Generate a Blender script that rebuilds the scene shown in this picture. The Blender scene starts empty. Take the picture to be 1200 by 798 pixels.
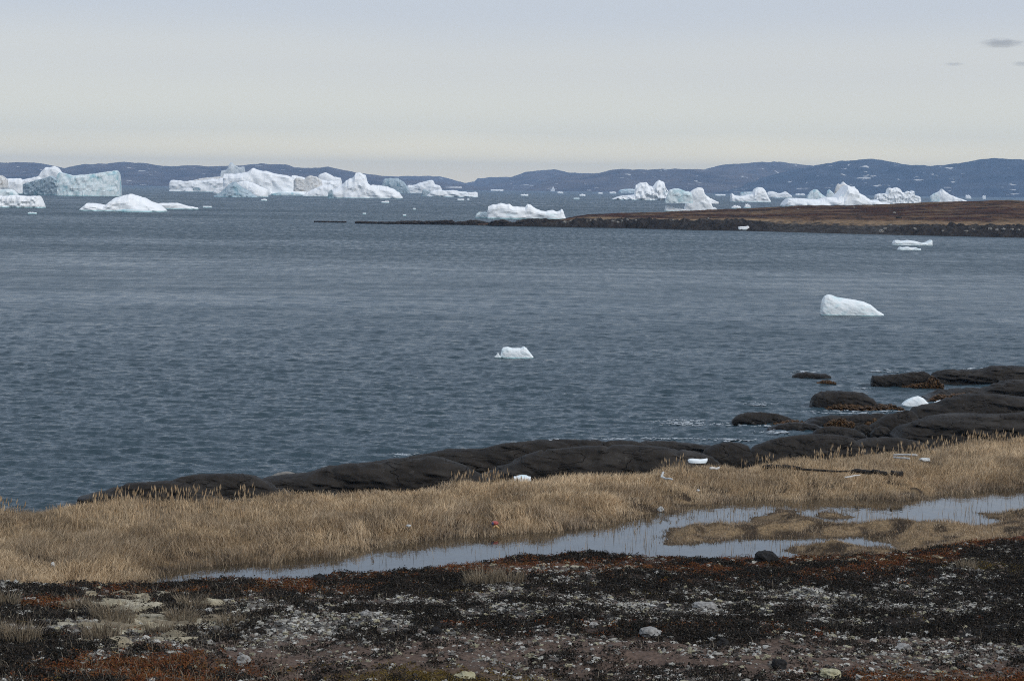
import bpy, math, random
import numpy as np

rng = np.random.default_rng(7)
random.seed(7)
sc = bpy.context.scene
col = sc.collection
R = math.radians

# ------------------------------------------------------------------ camera geometry
F = 2333.0                       # focal length in photo pixels (70 mm on a 1200 px wide frame)
CAM = np.array([0.0, 0.0, 11.0])
P = math.atan(179 / F)
A = math.atan(0.0131)
FW = np.array([0, math.cos(P), -math.sin(P)])
R0 = np.array([1.0, 0, 0])
U0 = np.array([0, math.sin(P), math.cos(P)])
RT = R0 * math.cos(A) + U0 * math.sin(A)
UP = U0 * math.cos(A) - R0 * math.sin(A)

def ray(px, row):
    px = np.asarray(px, float); row = np.asarray(row, float)
    d = FW * F + px[..., None] * RT - 600 * RT - (row[..., None] - 399) * UP
    return d / F

def at_z(px, row, z):
    d = ray(px, row)
    t = (z - CAM[2]) / np.minimum(d[..., 2], -1e-5)
    return CAM + d * t[..., None]

def at_y(px, row, Y):
    d = ray(px, row)
    return CAM + d * (np.asarray(Y, float) / d[..., 1])[..., None]

def project(p):
    v = p - CAM
    z = np.maximum(v @ FW, 1e-3)
    return 600 + F * (v @ RT) / z, 399 - F * (v @ UP) / z

# ------------------------------------------------------------------ noise
def _h(ix, iy, iz, seed):
    n = (ix * 374761393 + iy * 668265263 + iz * 2147483647 + seed * 1274126177) & 0xFFFFFFFF
    n = ((n ^ (n >> 13)) * 1274126177) & 0xFFFFFFFF
    n = ((n ^ (n >> 16)) * 2246822519) & 0xFFFFFFFF
    return ((n ^ (n >> 15)) & 0xFFFFFF) / float(0xFFFFFF)

def noise2(x, y, seed=0):
    ix = np.floor(x).astype(np.int64); iy = np.floor(y).astype(np.int64)
    fx = x - ix; fy = y - iy
    fx = fx * fx * fx * (fx * (6 * fx - 15) + 10); fy = fy * fy * fy * (fy * (6 * fy - 15) + 10)
    a = _h(ix, iy, 0, seed); b = _h(ix + 1, iy, 0, seed); c = _h(ix, iy + 1, 0, seed); d = _h(ix + 1, iy + 1, 0, seed)
    return (a + (b - a) * fx) * (1 - fy) + (c + (d - c) * fx) * fy

def fbm2(x, y, o=4, seed=0):
    s = 0; a = .5; t = 0
    for k in range(o):
        s = s + a * noise2(x * 2 ** k + 17.3 * k, y * 2 ** k + 5.1 * k, seed + k); t += a; a *= .5
    return s / t

def noise3(x, y, z, seed=0):
    ix = np.floor(x).astype(np.int64); iy = np.floor(y).astype(np.int64); iz = np.floor(z).astype(np.int64)
    fx = x - ix; fy = y - iy; fz = z - iz
    fx = fx * fx * (3 - 2 * fx); fy = fy * fy * (3 - 2 * fy); fz = fz * fz * (3 - 2 * fz)
    def pl(k):
        a = _h(ix, iy, iz + k, seed); b = _h(ix + 1, iy, iz + k, seed)
        c = _h(ix, iy + 1, iz + k, seed); d = _h(ix + 1, iy + 1, iz + k, seed)
        return (a + (b - a) * fx) * (1 - fy) + (c + (d - c) * fx) * fy
    return pl(0) * (1 - fz) + pl(1) * fz

def fbm3(x, y, z, o=3, seed=0):
    s = 0; a = .5; t = 0
    for k in range(o):
        s = s + a * noise3(x * 2 ** k + 7.7 * k, y * 2 ** k + 3.1 * k, z * 2 ** k + 1.3 * k, seed + k); t += a; a *= .5
    return s / t

def ss(a, b, x):
    t = np.clip((x - a) / (b - a), 0, 1)
    return t * t * (3 - 2 * t)

# ------------------------------------------------------------------ mesh helpers
def make(name, verts, quads=None, tris=None, mat=None, parent=None, cols=None, smooth=False):
    verts = np.asarray(verts, np.float32).reshape(-1, 3)
    me = bpy.data.meshes.new(name)
    nq = 0 if quads is None else len(quads); nt = 0 if tris is None else len(tris)
    me.vertices.add(len(verts)); me.vertices.foreach_set('co', verts.ravel())
    loops = []
    if nq: loops.append(np.asarray(quads, np.int32).ravel())
    if nt: loops.append(np.asarray(tris, np.int32).ravel())
    loops = np.concatenate(loops)
    me.loops.add(len(loops)); me.loops.foreach_set('vertex_index', loops)
    me.polygons.add(nq + nt)
    st = np.concatenate([np.arange(nq) * 4, nq * 4 + np.arange(nt) * 3]).astype(np.int32)
    me.polygons.foreach_set('loop_start', st)
    me.polygons.foreach_set('use_smooth', np.full(nq + nt, smooth))
    if cols is not None:
        at = me.color_attributes.new('Col', 'FLOAT_COLOR', 'POINT')
        c4 = np.ones((len(verts), 4), np.float32); c4[:, :3] = cols
        at.data.foreach_set('color', c4.ravel())
    me.update(calc_edges=True); me.validate()
    o = bpy.data.objects.new(name, me); col.objects.link(o)
    if mat: me.materials.append(mat)
    if parent: o.parent = parent
    return o

def tag(o, label=None, cat=None, group=None, kind=None):
    if label: o['label'] = label
    if cat: o['category'] = cat
    if group: o['group'] = group
    if kind: o['kind'] = kind
    return o

def empty(name, loc):
    o = bpy.data.objects.new(name, None); col.objects.link(o); o.location = loc
    o.empty_display_size = .3
    return o

def grid_quads(nr, nc):
    i = np.arange(nr - 1)[:, None] * nc + np.arange(nc - 1)[None, :]
    return np.stack([i, i + 1, i + nc + 1, i + nc], -1).reshape(-1, 4)

# ------------------------------------------------------------------ materials
def new_mat(name):
    m = bpy.data.materials.new(name); m.use_nodes = True
    nt = m.node_tree; b = nt.nodes['Principled BSDF']
    return m, nt, b

def N(nt, t, **kw):
    n = nt.nodes.new(t)
    for k, v in kw.items():
        if k in n.inputs: n.inputs[k].default_value = v
        else: setattr(n, k, v)
    return n

def mixc(nt, fac, a, b, blend='MIX'):
    m = nt.nodes.new('ShaderNodeMix'); m.data_type = 'RGBA'; m.blend_type = blend
    for i, v in ((0, fac), (6, a), (7, b)):
        if isinstance(v, bpy.types.NodeSocket): nt.links.new(v, m.inputs[i])
        elif i == 0: m.inputs[0].default_value = v
        else: m.inputs[i].default_value = (*v, 1)
    return m.outputs[2]

def ramp(nt, src, p0, p1, v0=0.0, v1=1.0):
    r = nt.nodes.new('ShaderNodeMapRange'); r.inputs[1].default_value = p0; r.inputs[2].default_value = p1
    r.inputs[3].default_value = v0; r.inputs[4].default_value = v1
    nt.links.new(src, r.inputs[0]); return r.outputs[0]

def coords(nt, scale=(1, 1, 1), rot=(0, 0, 0)):
    tc = nt.nodes.new('ShaderNodeNewGeometry'); mp = nt.nodes.new('ShaderNodeMapping')
    mp.inputs['Scale'].default_value = scale; mp.inputs['Rotation'].default_value = rot
    nt.links.new(tc.outputs['Position'], mp.inputs['Vector']); return mp.outputs['Vector']

def ntex(nt, vec, scale, detail=4, rough=.55):
    n = N(nt, 'ShaderNodeTexNoise'); n.inputs['Scale'].default_value = scale
    n.inputs['Detail'].default_value = detail; n.inputs['Roughness'].default_value = rough
    nt.links.new(vec, n.inputs['Vector']); return n.outputs['Fac']

def bump(nt, b, src, dist, strength=1.0):
    n = N(nt, 'ShaderNodeBump'); n.inputs['Distance'].default_value = dist; n.inputs['Strength'].default_value = strength
    nt.links.new(src, n.inputs['Height']); nt.links.new(n.outputs['Normal'], b.inputs['Normal']); return n

def attr_mat(name, rough=.9, nscale=12.0, lo=.6, hi=1.4, bdist=0.0, spec=.2, detail=4):
    m, nt, b = new_mat(name)
    a = N(nt, 'ShaderNodeVertexColor'); a.layer_name = 'Col'
    v = coords(nt)
    n = ntex(nt, v, nscale, detail, .65)
    g = ramp(nt, n, .3, .7, lo, hi)
    vm = N(nt, 'ShaderNodeVectorMath'); vm.operation = 'SCALE'
    nt.links.new(a.outputs['Color'], vm.inputs[0]); nt.links.new(g, vm.inputs['Scale'])
    nt.links.new(vm.outputs[0], b.inputs['Base Color'])
    b.inputs['Roughness'].default_value = rough; b.inputs['Specular IOR Level'].default_value = spec
    if bdist: bump(nt, b, n, bdist)
    return m

def noise_mat(name, c1, c2, scale, rough=.9, bdist=0.0, spec=.2, p0=.35, p1=.65, c3=None, scale3=1.0, q0=.55, q1=.7, stretch=(1, 1, 1)):
    m, nt, b = new_mat(name)
    v = coords(nt, stretch)
    n = ntex(nt, v, scale, 6, .6)
    c = mixc(nt, ramp(nt, n, p0, p1), c1, c2)
    if c3 is not None:
        c = mixc(nt, ramp(nt, ntex(nt, v, scale3, 5, .6), q0, q1), c, c3)
    nt.links.new(c, b.inputs['Base Color'])
    b.inputs['Roughness'].default_value = rough; b.inputs['Specular IOR Level'].default_value = spec
    if bdist: bump(nt, b, n, bdist)
    return m

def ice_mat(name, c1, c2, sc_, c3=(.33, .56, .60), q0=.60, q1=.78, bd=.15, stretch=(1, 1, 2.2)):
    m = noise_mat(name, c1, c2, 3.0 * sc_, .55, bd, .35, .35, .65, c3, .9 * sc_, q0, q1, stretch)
    nt = m.node_tree; b = nt.nodes['Principled BSDF']
    # wet turquoise foot along the waterline
    src = b.inputs['Base Color'].links[0].from_socket
    g = N(nt, 'ShaderNodeNewGeometry'); sx = N(nt, 'ShaderNodeSeparateXYZ')
    nt.links.new(g.outputs['Position'], sx.inputs[0])
    f = ramp(nt, sx.outputs['Z'], .03 / sc_ * .5, .12 / sc_ * .6, .75, 0)
    nt.links.new(mixc(nt, f, src, (.25, .55, .58)), b.inputs['Base Color'])
    return m

M = {}
M['ice'] = ice_mat('glacier_ice', (.90, .925, .935), (.945, .945, .945), .12, (.50, .70, .74), .63, .82, .05)
M['ice_near'] = ice_mat('clear_wet_ice', (.78, .85, .87), (.88, .90, .90), 1.2, (.50, .70, .74), .52, .8, .03)
M['ice_blue'] = ice_mat('blue_green_ice', (.68, .79, .81), (.82, .87, .88), .15, (.26, .50, .56), .5, .7, .3, (1, 1, 1.2))
M['ice_grey_shade'] = ice_mat('grey_shaded_ice', (.34, .42, .46), (.52, .60, .63), .18, (.17, .30, .35), .5, .68, .4, (1, 1, 1))  # grey ice colour, darkened to paint shade on the left-facing berg sides
M['ice_dirty'] = ice_mat('dirty_moraine_ice', (.66, .64, .59), (.85, .84, .82), .35, (.42, .37, .31), .54, .66, .3, (1, 1, 1.5))
M['ice_pale_grey'] = ice_mat('pale_grey_ice', (.58, .62, .63), (.70, .73, .73), .18, (.44, .50, .53), .6, .8, .1)
M['rock'] = noise_mat('dark_shore_rock', (.019, .0165, .0142), (.037, .0315, .0265), 1.4, .7, .07, .10, .3, .7, (.058, .052, .046), .5, .52, .75, (1, 1, 2.5))
def rock_cracks(m):
    nt = m.node_tree; b = nt.nodes['Principled BSDF']
    old = [n for n in nt.nodes if n.type == 'BUMP'][0]
    v = coords(nt, (1, 1, 3.5), (.2, .15, .3))
    n = ntex(nt, v, .4, 3, .5)
    d = N(nt, 'ShaderNodeMath'); d.operation = 'SUBTRACT'; d.inputs[1].default_value = .5; nt.links.new(n, d.inputs[0])
    a = N(nt, 'ShaderNodeMath'); a.operation = 'ABSOLUTE'; nt.links.new(d.outputs[0], a.inputs[0])
    c = ramp(nt, a.outputs[0], .0, .008, 0, 1)
    b2 = N(nt, 'ShaderNodeBump'); b2.inputs['Distance'].default_value = .05
    nt.links.new(c, b2.inputs['Height']); nt.links.new(old.outputs['Normal'], b2.inputs['Normal']); nt.links.new(b2.outputs['Normal'], b.inputs['Normal'])
    col_ = b.inputs['Base Color'].links[0].from_socket
    g = N(nt, 'ShaderNodeNewGeometry'); sx = N(nt, 'ShaderNodeSeparateXYZ'); nt.links.new(g.outputs['Position'], sx.inputs[0])
    wet = ramp(nt, sx.outputs['Z'], .12, .45, .75, 0)          # tide-wet foot of the rock
    k = mixc(nt, wet, col_, (.010, .0095, .009))
    pt = ramp(nt, ntex(nt, coords(nt, (1, 1, 1)), 3.5, 5, .7), .60, .72, 0, .55)
    k = mixc(nt, pt, k, (.085, .078, .068))
    nt.links.new(k, b.inputs['Base Color'])
    r = ramp(nt, sx.outputs['Z'], .12, .45, .35, .68); nt.links.new(r, b.inputs['Roughness'])
rock_cracks(M['rock'])
M['weed'] = noise_mat('rockweed', (.030, .018, .006), (.10, .045, .010), 6, .6, .05, .4, .35, .65, (.22, .17, .10), 9, .62, .72)
M['heath_rock'] = noise_mat('lichen_stone', (.16, .15, .14), (.36, .35, .33), 14, .95, .02, .1)
M['rock_pale'] = noise_mat('pale_boulder_stone', (.14, .13, .115), (.33, .31, .28), 1.2, .9, .05, .15)
M['rock_black'] = noise_mat('black_stone', (.010, .010, .010), (.028, .026, .025), 18, .85, .02, .2)
M['rock_yellow'] = noise_mat('yellow_lichen_stone', (.30, .27, .16), (.44, .41, .28), 16, .95, .02, .1)
M['headland_ledge'] = noise_mat('black_ledge_rock', (.020, .017, .016), (.060, .049, .042), .5, .85, .2, .2)
M['wood_dark'] = noise_mat('old_dark_wood', (.012, .011, .010), (.035, .030, .026), 8, .85, .01, .2, stretch=(.3, 1, 1))
M['wood_pale'] = noise_mat('bleached_wood', (.42, .40, .37), (.62, .60, .57), 8, .8, .01, .2, stretch=(.3, 1, 1))
M['plastic_red'] = noise_mat('faded_red_plastic', (.36, .07, .055), (.45, .11, .085), 6, .45, 0, .4)
M['plastic_yellow'] = noise_mat('faded_yellow_plastic', (.46, .28, .10), (.55, .36, .16), 6, .45, 0, .4)
M['plastic_blue'] = noise_mat('dark_blue_plastic', (.03, .035, .09), (.05, .06, .13), 6, .45, 0, .4)
M['white_litter'] = noise_mat('weathered_white_plastic', (.40, .40, .38), (.62, .63, .62), 9, .6, 0, .3)
M['attr_leaf'] = attr_mat('heath_leaves', .85, 40, .75, 1.25, 0, .2, 2)
M['attr_grass'] = attr_mat('dry_grass_blades', .8, 3, .85, 1.15, 0, .15, 2)
M['attr_ground'] = attr_mat('heath_soil', .95, 14, .45, 1.55, .03, .1, 6)
M['attr_land'] = attr_mat('headland_turf', .95, .8, .45, 1.55, .35, .1, 6)
M['attr_lichen'] = attr_mat('lichen_crust', .95, 45, .7, 1.3, .01, .05, 3)

# ------------------------------------------------------------------ lumps (icebergs, rocks): real solids from an outline, a base and a depth
def lump(outline, base, zb=0.0, df=.2, db=.3, ef=.5, eb=.6, nx=None, ny=16, amp=.03, freq=3.0, skirt=1.0,
         front=None, jag=.0, seed=1, step=1.0, facet=0.0, taper=4.0, round_end=.3, zf=1.0, shear=.35, crack=0.0, at=None, oct_=4):
    o = np.array(outline, float)
    px0, px1 = o[0, 0], o[-1, 0]
    w = px1 - px0
    if nx is None: nx = int(np.clip(w / step, 10, 260))
    t = np.linspace(0, 1, nx)
    px = px0 + w * t
    row = np.interp(px, o[:, 0], o[:, 1])
    if jag:
        row = row + jag * 2 * (fbm2(px * .35, px * 0 + seed * 3.7, 3, seed) - .5) * ss(0, .04, t) * ss(1, .96, t)
    pm = .5 * (px0 + px1)
    Bm = at_z(np.array(pm), np.array(float(base)), zb)
    if at is not None: Bm = at_z(np.array(pm), np.array(float(at)), 0.0)
    D = Bm[1]; s = D / F; W = w * s
    tp = np.clip(1 - np.abs(2 * t - 1) ** taper, 0, 1) ** (1 / taper)
    tp = round_end + (1 - round_end) * tp
    YF = D + (1 - tp) * df * W * .8
    if front is not None:
        f = np.array(front, float); YF = YF + np.interp(px, f[:, 0], f[:, 1]) * s
    nz = (fbm2(t * w * .05 + seed, t * 0 + .3, 2, seed + 5) - .5)
    YC = YF + df * W * tp * (1 + .5 * nz); YB = YC + db * W * tp * (1 + .8 * nz)
    C = at_y(px, row, YC)
    zc = np.maximum(C[:, 2], zb + .004 * D * .2)
    # rows spaced evenly along the cross-section, so that steep faces keep their detail
    Hmax = max(zc.max() - zb, .05)
    pd = np.linspace(0, math.pi, 4000); ed = np.where(pd < math.pi / 2, ef, eb)
    ax_ = np.abs(np.cos(pd)) ** ed * np.where(pd < math.pi / 2, df, -db) * W; az_ = np.clip(np.sin(pd), 0, 1) ** ed * Hmax
    al = np.concatenate([[0], np.cumsum(np.hypot(np.diff(ax_), np.diff(az_)) * np.where(pd[1:] < math.pi * .55, 1, .35))])
    ph = np.interp(np.linspace(0, al[-1], ny), al, pd)
    cs = np.cos(ph); sn = np.sin(ph)
    V = np.zeros((ny + 2, nx, 3))
    for j in range(ny):
        e = ef if cs[j] > 0 else eb
        cy = abs(cs[j]) ** e; sy = max(sn[j], 0) ** e
        yy = YC - (YC - YF) * cy if cs[j] > 0 else YC + (YB - YC) * cy
        V[j + 1, :, 0] = C[:, 0]; V[j + 1, :, 1] = yy; V[j + 1, :, 2] = zb + (zc - zb) * sy
    V[0] = V[1]; V[-1] = V[-2]
    V[0, :, 2] -= skirt; V[-1, :, 2] -= skirt
    V[0, :, 1] -= skirt * .2; V[-1, :, 1] += skirt * .2
    Hm = max(zc.max() - zb, .05)
    k = freq / max(W * .5, Hm)
    x, y = V[..., 0] * k, V[..., 1] * k
    z = V[..., 2] * max(k, .8 * freq / Hm) * zf + x * shear
    a = amp * W
    V2 = V.copy()
    n1 = fbm3(x, y, z * 1.5, oct_, seed) - .5
    n2 = np.abs(fbm3(x * 1.7 + 9, y * 1.7, z * 2.2, min(oct_, 3), seed + 11) - .5) * 2
    n3 = fbm3(x + 31, y, z, 3, seed + 21) - .5
    top = np.clip((V[..., 2] - zb) / Hm, 0, 1)
    if crack:
        n4 = np.abs(fbm3(V[..., 0] * crack + 5, V[..., 1] * crack, V[..., 2] * crack * 3 + V[..., 0] * crack * .3, 3, seed + 31) - .5)
        V2[..., 2] -= (.09 * np.clip(1 - n4 / .05, 0, 1) + .03 * (fbm3(V[..., 0] * crack * 1.5, V[..., 1] * crack * 1.5, V[..., 2] * crack * 4, 3, seed + 41) - .5)) * ss(0, .3, top) * min(1, Hm * 1.2)
        n1 = n1 + .2 * (fbm3(x * 4, y * 4, z * 4, 2, seed + 51) - .5)
    V2[..., 1] += a * (2.2 * n1 - facet * n2)
    V2[..., 0] += a * .6 * n3
    crest = np.zeros(ny + 2); crest[1:-1] = 1 - np.clip(sn, 0, 1) ** 6
    V2[..., 2] += (a * 1.0 * n1 * top * crest[:, None]) * .7
    V = V2
    verts = V.reshape(-1, 3)
    q = grid_quads(ny + 2, nx)
    nr = ny + 2
    bot = np.arange(nx - 1)
    qb = np.stack([bot, (nr - 1) * nx + bot, (nr - 1) * nx + bot + 1, bot + 1], -1)
    quads = np.concatenate([q, qb])
    cl = V[:, 0].mean(0); cr = V[:, -1].mean(0)
    il = len(verts); verts = np.vstack([verts, cl, cr])
    j = np.arange(nr); jn = (j + 1) % nr
    tl = np.stack([np.full(nr, il), j * nx, jn * nx], -1)
    tr = np.stack([np.full(nr, il + 1), jn * nx + nx - 1, j * nx + nx - 1], -1)
    return verts, quads, np.concatenate([tl, tr]), np.array([Bm[0], Bm[1], zb])

def lump_obj(name, spec, mat, parent=None, smooth=False, origin=None):
    v, q, t, b = lump(**spec)
    if origin is None: origin = b
    o = make(name, v - origin, q, t, mat, parent, smooth=smooth)
    if parent is None: o.location = origin
    return o, b

def berg(label, parts, group=None, name='iceberg', cat='iceberg'):
    """parts: list of (part name, material key, spec). One part makes a plain mesh, several hang on an Empty."""
    defaults = dict(amp=.028, freq=2.6, jag=.8, ef=.45, eb=.7, step=1.25, skirt=1.5, facet=1.2, ny=17, oct_=2)
    if len(parts) == 1:
        o, b = lump_obj(name, {**defaults, **parts[0][2]}, M[parts[0][1]])
    else:
        b = lump(**{**defaults, **parts[0][2]})[3]
        o = empty(name, b)
        for pn, mk, sp in parts:
            lump_obj(pn, {**defaults, **sp}, M[mk], o, origin=b)
    return tag(o, label, cat, group)

def S(outline, base, **kw):
    return dict(outline=outline, base=base, **kw)

# ------------------------------------------------------------------ the icebergs
G = 'icebergs drifting on the bay'
berg('white iceberg cut by the left edge with a brown dirty top', [
    ('main_block', 'ice', S([(-26, 212), (-12, 207), (0, 206), (8, 210), (24, 209), (28, 213), (29, 226)], 227, seed=3)),
    ('dirty_cap', 'ice_dirty', S([(-24, 210), (-10, 205), (1, 205.4), (6, 208), (9, 211)], 214, zb=5.8, at=227.3, seed=4, df=.35, skirt=.5)),
    ('back_slope', 'ice', S([(20, 213), (30, 210), (46, 207), (52, 212), (54, 226)], 226, seed=5))], G)
berg('low flat-topped white iceberg cut by the left edge, in front of the taller ones', [
    ('main_block', 'ice', S([(-30, 229), (-10, 228), (4, 230), (18, 229), (30, 230), (46, 230), (49, 236), (51, 243)], 243.5, seed=6, ef=.35, amp=.025, freq=8)),
    ('back_ridge', 'ice_blue', S([(-10, 226), (4, 222), (14, 222), (21, 227), (23, 238)], 240, seed=7))], G)
berg('big tabular iceberg with a blue-green left face and peaked back beside the low left one', [
    ('main_block', 'ice_blue', S([(67, 206), (71, 202), (86, 206), (98, 205), (110, 204), (128, 201), (138, 200), (140, 204), (140, 229)], 230, seed=8, df=.12, db=.4, ef=.2, front=[(67, 0), (100, 5), (140, 22)], amp=.02, freq=6, jag=.5)),
    ('ice_face', 'ice_grey_shade', S([(27, 216), (40, 212), (52, 209), (60, 206), (66, 210), (70, 214), (70, 228)], 228.5, seed=9, df=.12, db=.5, ef=.25, front=[(27, 26), (70, 0)], amp=.03, freq=6, jag=.5)),  # side turned from the sun, its shade put into the darker colour
    ('peak', 'ice', S([(42, 212), (49, 201), (54, 195.5), (60, 196.5), (64, 195), (69, 197), (73, 203), (76, 212)], 226, seed=10, df=.2, amp=.04)),
    ('shoulder', 'ice', S([(26, 213), (34, 209), (46, 208), (50, 214)], 225, seed=12))], G)
berg('low domed white iceberg with a long thin right tail on the left of the bay', [
    ('main_block', 'ice', S([(95, 246), (98, 243), (104, 238), (113, 238.5), (120, 240), (126, 241), (131, 236), (136, 232), (146, 229), (154, 227.5), (162, 230), (170, 232), (176, 236), (184, 239), (190, 243), (194, 247)], 248, seed=13, df=.25, ef=.7, amp=.03, jag=.5)),
    ('tail', 'ice', S([(180, 240), (190, 238), (208, 238), (218, 241), (231, 243.5), (232, 245)], 245.5, seed=14, df=.2, amp=.02, jag=.3)),
    ('blue_foot', 'ice_blue', S([(136, 246), (150, 245), (170, 246.5), (178, 248)], 248.6, seed=15, df=.2, amp=.01, jag=.2, skirt=.6))], G)
berg('long low white iceberg left of the grey pinnacle', [
    ('main_block', 'ice', S([(199, 217), (201, 211), (206, 211), (216, 213), (224, 212), (236, 212), (250, 210), (268, 209), (272, 224)], 225, seed=17, ef=.35)),
    ('back_ridge', 'ice_dirty', S([(222, 212), (238, 209), (256, 207), (266, 208), (268, 222)], 223.6, seed=18)),
    ('cave_shade', 'ice_grey_shade', S([(226, 221), (229, 219.2), (233, 219.5), (235, 221)], 221.6, zb=2.2, at=225.6, seed=19, skirt=.2, amp=.01, jag=.1, df=.05))], G)  # protruding solid lump; its grey colour paints the dark of a cave mouth
berg('grey pinnacle iceberg standing behind the widest white one', [
    ('main_block', 'ice_pale_grey', S([(257, 212), (259, 200), (266, 199), (269, 192), (272, 190), (274, 194), (280, 196), (287, 195.5), (288, 208), (289, 222)], 223, seed=20, amp=.05))], G)
berg('widest white iceberg of the left cluster with a small peak on its crest', [
    ('main_block', 'ice', S([(262, 222), (263, 204), (276, 204), (290, 202), (297, 197), (304, 200), (312, 201), (326, 204), (338, 206), (344, 211), (350, 219), (358, 225), (360, 229)], 229, seed=21, ef=.6, amp=.03)),
    ('side_block', 'ice', S([(250, 228), (252, 221), (262, 219), (266, 224), (268, 228)], 227.5, seed=22)),
    ('waterline_ledge', 'ice_blue', S([(318, 227), (330, 225), (346, 226), (358, 228)], 229.4, seed=23, amp=.01, jag=.2, df=.15)),], G)
berg('small pyramid iceberg with a shaded grey left face and sloping white right side', [
    ('ice_face', 'ice_grey_shade', S([(251, 231), (258, 226), (264, 220), (270, 215), (275, 213), (284, 219), (294, 226), (302, 230.5)], 231.3, seed=24, df=.3, ef=1.2, front=[(251, 8), (278, 0), (302, -4)], amp=.05)),  # shade of the left face painted with the darker ice colour
    ('white_slope', 'ice', S([(276, 214), (290, 212), (304, 218), (318, 224), (319, 227), (314, 231)], 231, seed=25, df=.25, ef=.9, front=[(276, 8), (300, 2), (319, 8)]))], G)
berg('white iceberg with brown dirt-stained blocks along its top', [
    ('main_block', 'ice', S([(340, 212), (342, 206), (348, 206), (354, 208), (362, 210), (374, 210), (384, 212), (400, 212), (402, 229)], 229.5, seed=26)),
    ('dirty_band', 'ice_dirty', S([(344, 212), (347, 208), (352, 208.5), (357, 211), (359, 208), (363, 206), (370, 207), (377, 212), (378, 218)], 222, zb=5, at=230.2, seed=27, df=.1, skirt=.5)),
    ('peak', 'ice', S([(371, 212), (374, 205), (381, 202), (386, 204), (391, 207), (400, 209), (402, 222)], 228.5, seed=28)),
    ('front_slope', 'ice', S([(355, 229), (362, 224), (376, 218), (390, 216), (392, 229)], 230.5, seed=29, ef=1.0))], G)
berg('white peaked iceberg with a ramp falling to the right, right of the dirt-stained one', [
    ('main_block', 'ice', S([(385, 229), (386, 224), (394, 220), (404, 214), (410, 209), (414, 208), (417, 203), (421, 202), (424, 204), (429, 205), (430, 214), (433, 217), (440, 217), (450, 218), (460, 221), (468, 226), (472, 233)], 232.5, seed=30, ef=.75, amp=.035)),
    ('cave_shade', 'ice_grey_shade', S([(384, 231), (385, 225), (389, 222), (391, 226), (391, 231)], 232.6, seed=31, amp=.04))], G)  # solid lump, no hollow; the grey colour stands for a cave's shade
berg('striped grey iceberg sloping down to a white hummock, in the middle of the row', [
    ('ice_face', 'ice_grey_shade', S([(447, 219), (450, 210), (458, 209), (467, 209), (474, 214), (478, 220), (480, 226)], 226.5, seed=32, amp=.03)),
    ('main_block', 'ice', S([(472, 226), (478, 217), (486, 217), (492, 214), (498, 213), (503, 211), (508, 211), (509, 216), (516, 218), (520, 226)], 226.8, seed=33)),
    ('dirty_band', 'ice_dirty', S([(514, 222), (522, 219.4), (530, 219), (541, 219), (542, 222)], 222.6, seed=34, jag=.3))], G)
berg('low white iceberg with a grey knob at its left end, in front of the hummock', [
    ('main_block', 'ice', S([(500, 230), (506, 224), (514, 222.5), (522, 224), (530, 223), (540, 224.5), (552, 225.5), (558, 225), (561, 227), (560, 231)], 231, seed=35, jag=.6)),
    ('ice_face', 'ice_grey_shade', S([(494, 229), (495, 222), (499, 222), (504, 225), (508, 229.5)], 230.2, seed=36))], G)
berg('white iceberg with a thin spire at its right end, just behind the rocky spit', [
    ('main_block', 'ice', S([(571, 249), (572, 242), (577, 240), (582, 240), (587, 238), (592, 239.5), (597, 239), (601, 242), (608, 242.5), (616, 243), (618, 239), (622, 240), (628, 244.5), (634, 247), (640, 248), (646, 246), (653, 248), (657, 247), (658, 245), (660, 246), (662, 254), (663, 257)], 257, seed=37, ef=.5, amp=.02, jag=.5)),
    ('ice_face', 'ice_blue', S([(557, 255), (558, 251), (561, 249), (568, 248.5), (574, 249), (577, 255.5)], 256, seed=38, amp=.03))], G)
berg('white iceberg with two lumpy peaks right of the middle', [
    ('main_block', 'ice', S([(717, 234), (722, 231), (728, 230), (736, 229), (744, 228), (742.5, 222), (745, 217), (750, 214), (757, 214), (761, 218), (765, 219), (769, 214), (772, 211), (776, 213), (779, 215), (780, 221), (784, 226), (786, 234)], 234.8, seed=39, ef=.6, amp=.05, freq=5, jag=1.2)),], G)
berg('flat pale blue iceberg lying behind the two-peaked one', [
    ('main_block', 'ice_blue', S([(725, 224), (728, 222), (738, 221.5), (748, 222), (750, 226)], 226.3, seed=40, jag=.3))], G)
berg('hollowed white iceberg with a blue upper slab and an open notch at the waterline', [
    ('main_block', 'ice', S([(801, 247), (804, 238), (806, 228), (811, 223), (817, 220), (824, 221), (825.5, 227), (829, 231), (833, 238), (835, 243), (836, 247)], 248, seed=41, df=.15, amp=.03)),
    ('upper_slab', 'ice_blue', S([(779, 236), (784, 223), (790, 221), (795, 221), (803, 224), (810, 225), (812, 237)], 238, zb=4.4, at=248.3, seed=42, skirt=.1)),
    ('overhang', 'ice', S([(821, 230), (827, 229), (832, 232.4), (837, 235), (842, 237.6)], 239.5, zb=4.2, at=248.1, seed=142, skirt=.1, amp=.015)),
    ('waterline_ledge', 'ice', S([(779, 247), (779.5, 241), (786, 241), (792, 243.5), (800, 244.5), (806, 247)], 248.2, seed=43, amp=.02, jag=.3)),
    ('tail', 'ice', S([(831, 246.5), (833, 243.5), (838, 243), (840, 246)], 247, seed=44, jag=.2))], G)
berg('white iceberg with a blocky central hump beside the notched one', [
    ('main_block', 'ice', S([(856, 229), (857, 226), (860, 229), (866, 230), (874, 229), (882, 227), (883, 222), (887, 220), (893, 220), (897, 224), (900, 231), (903, 236)], 237, seed=45, jag=.7, ef=.6)),
    ('tail', 'ice', S([(898, 226), (905, 224), (911, 226.5), (917, 226), (920, 224), (924, 227), (928, 230)], 232, seed=46)),
    ('back_ridge', 'ice_blue', S([(867, 227), (868, 225.2), (882, 225), (884, 228)], 229, seed=47, jag=.2))], G)
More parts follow.
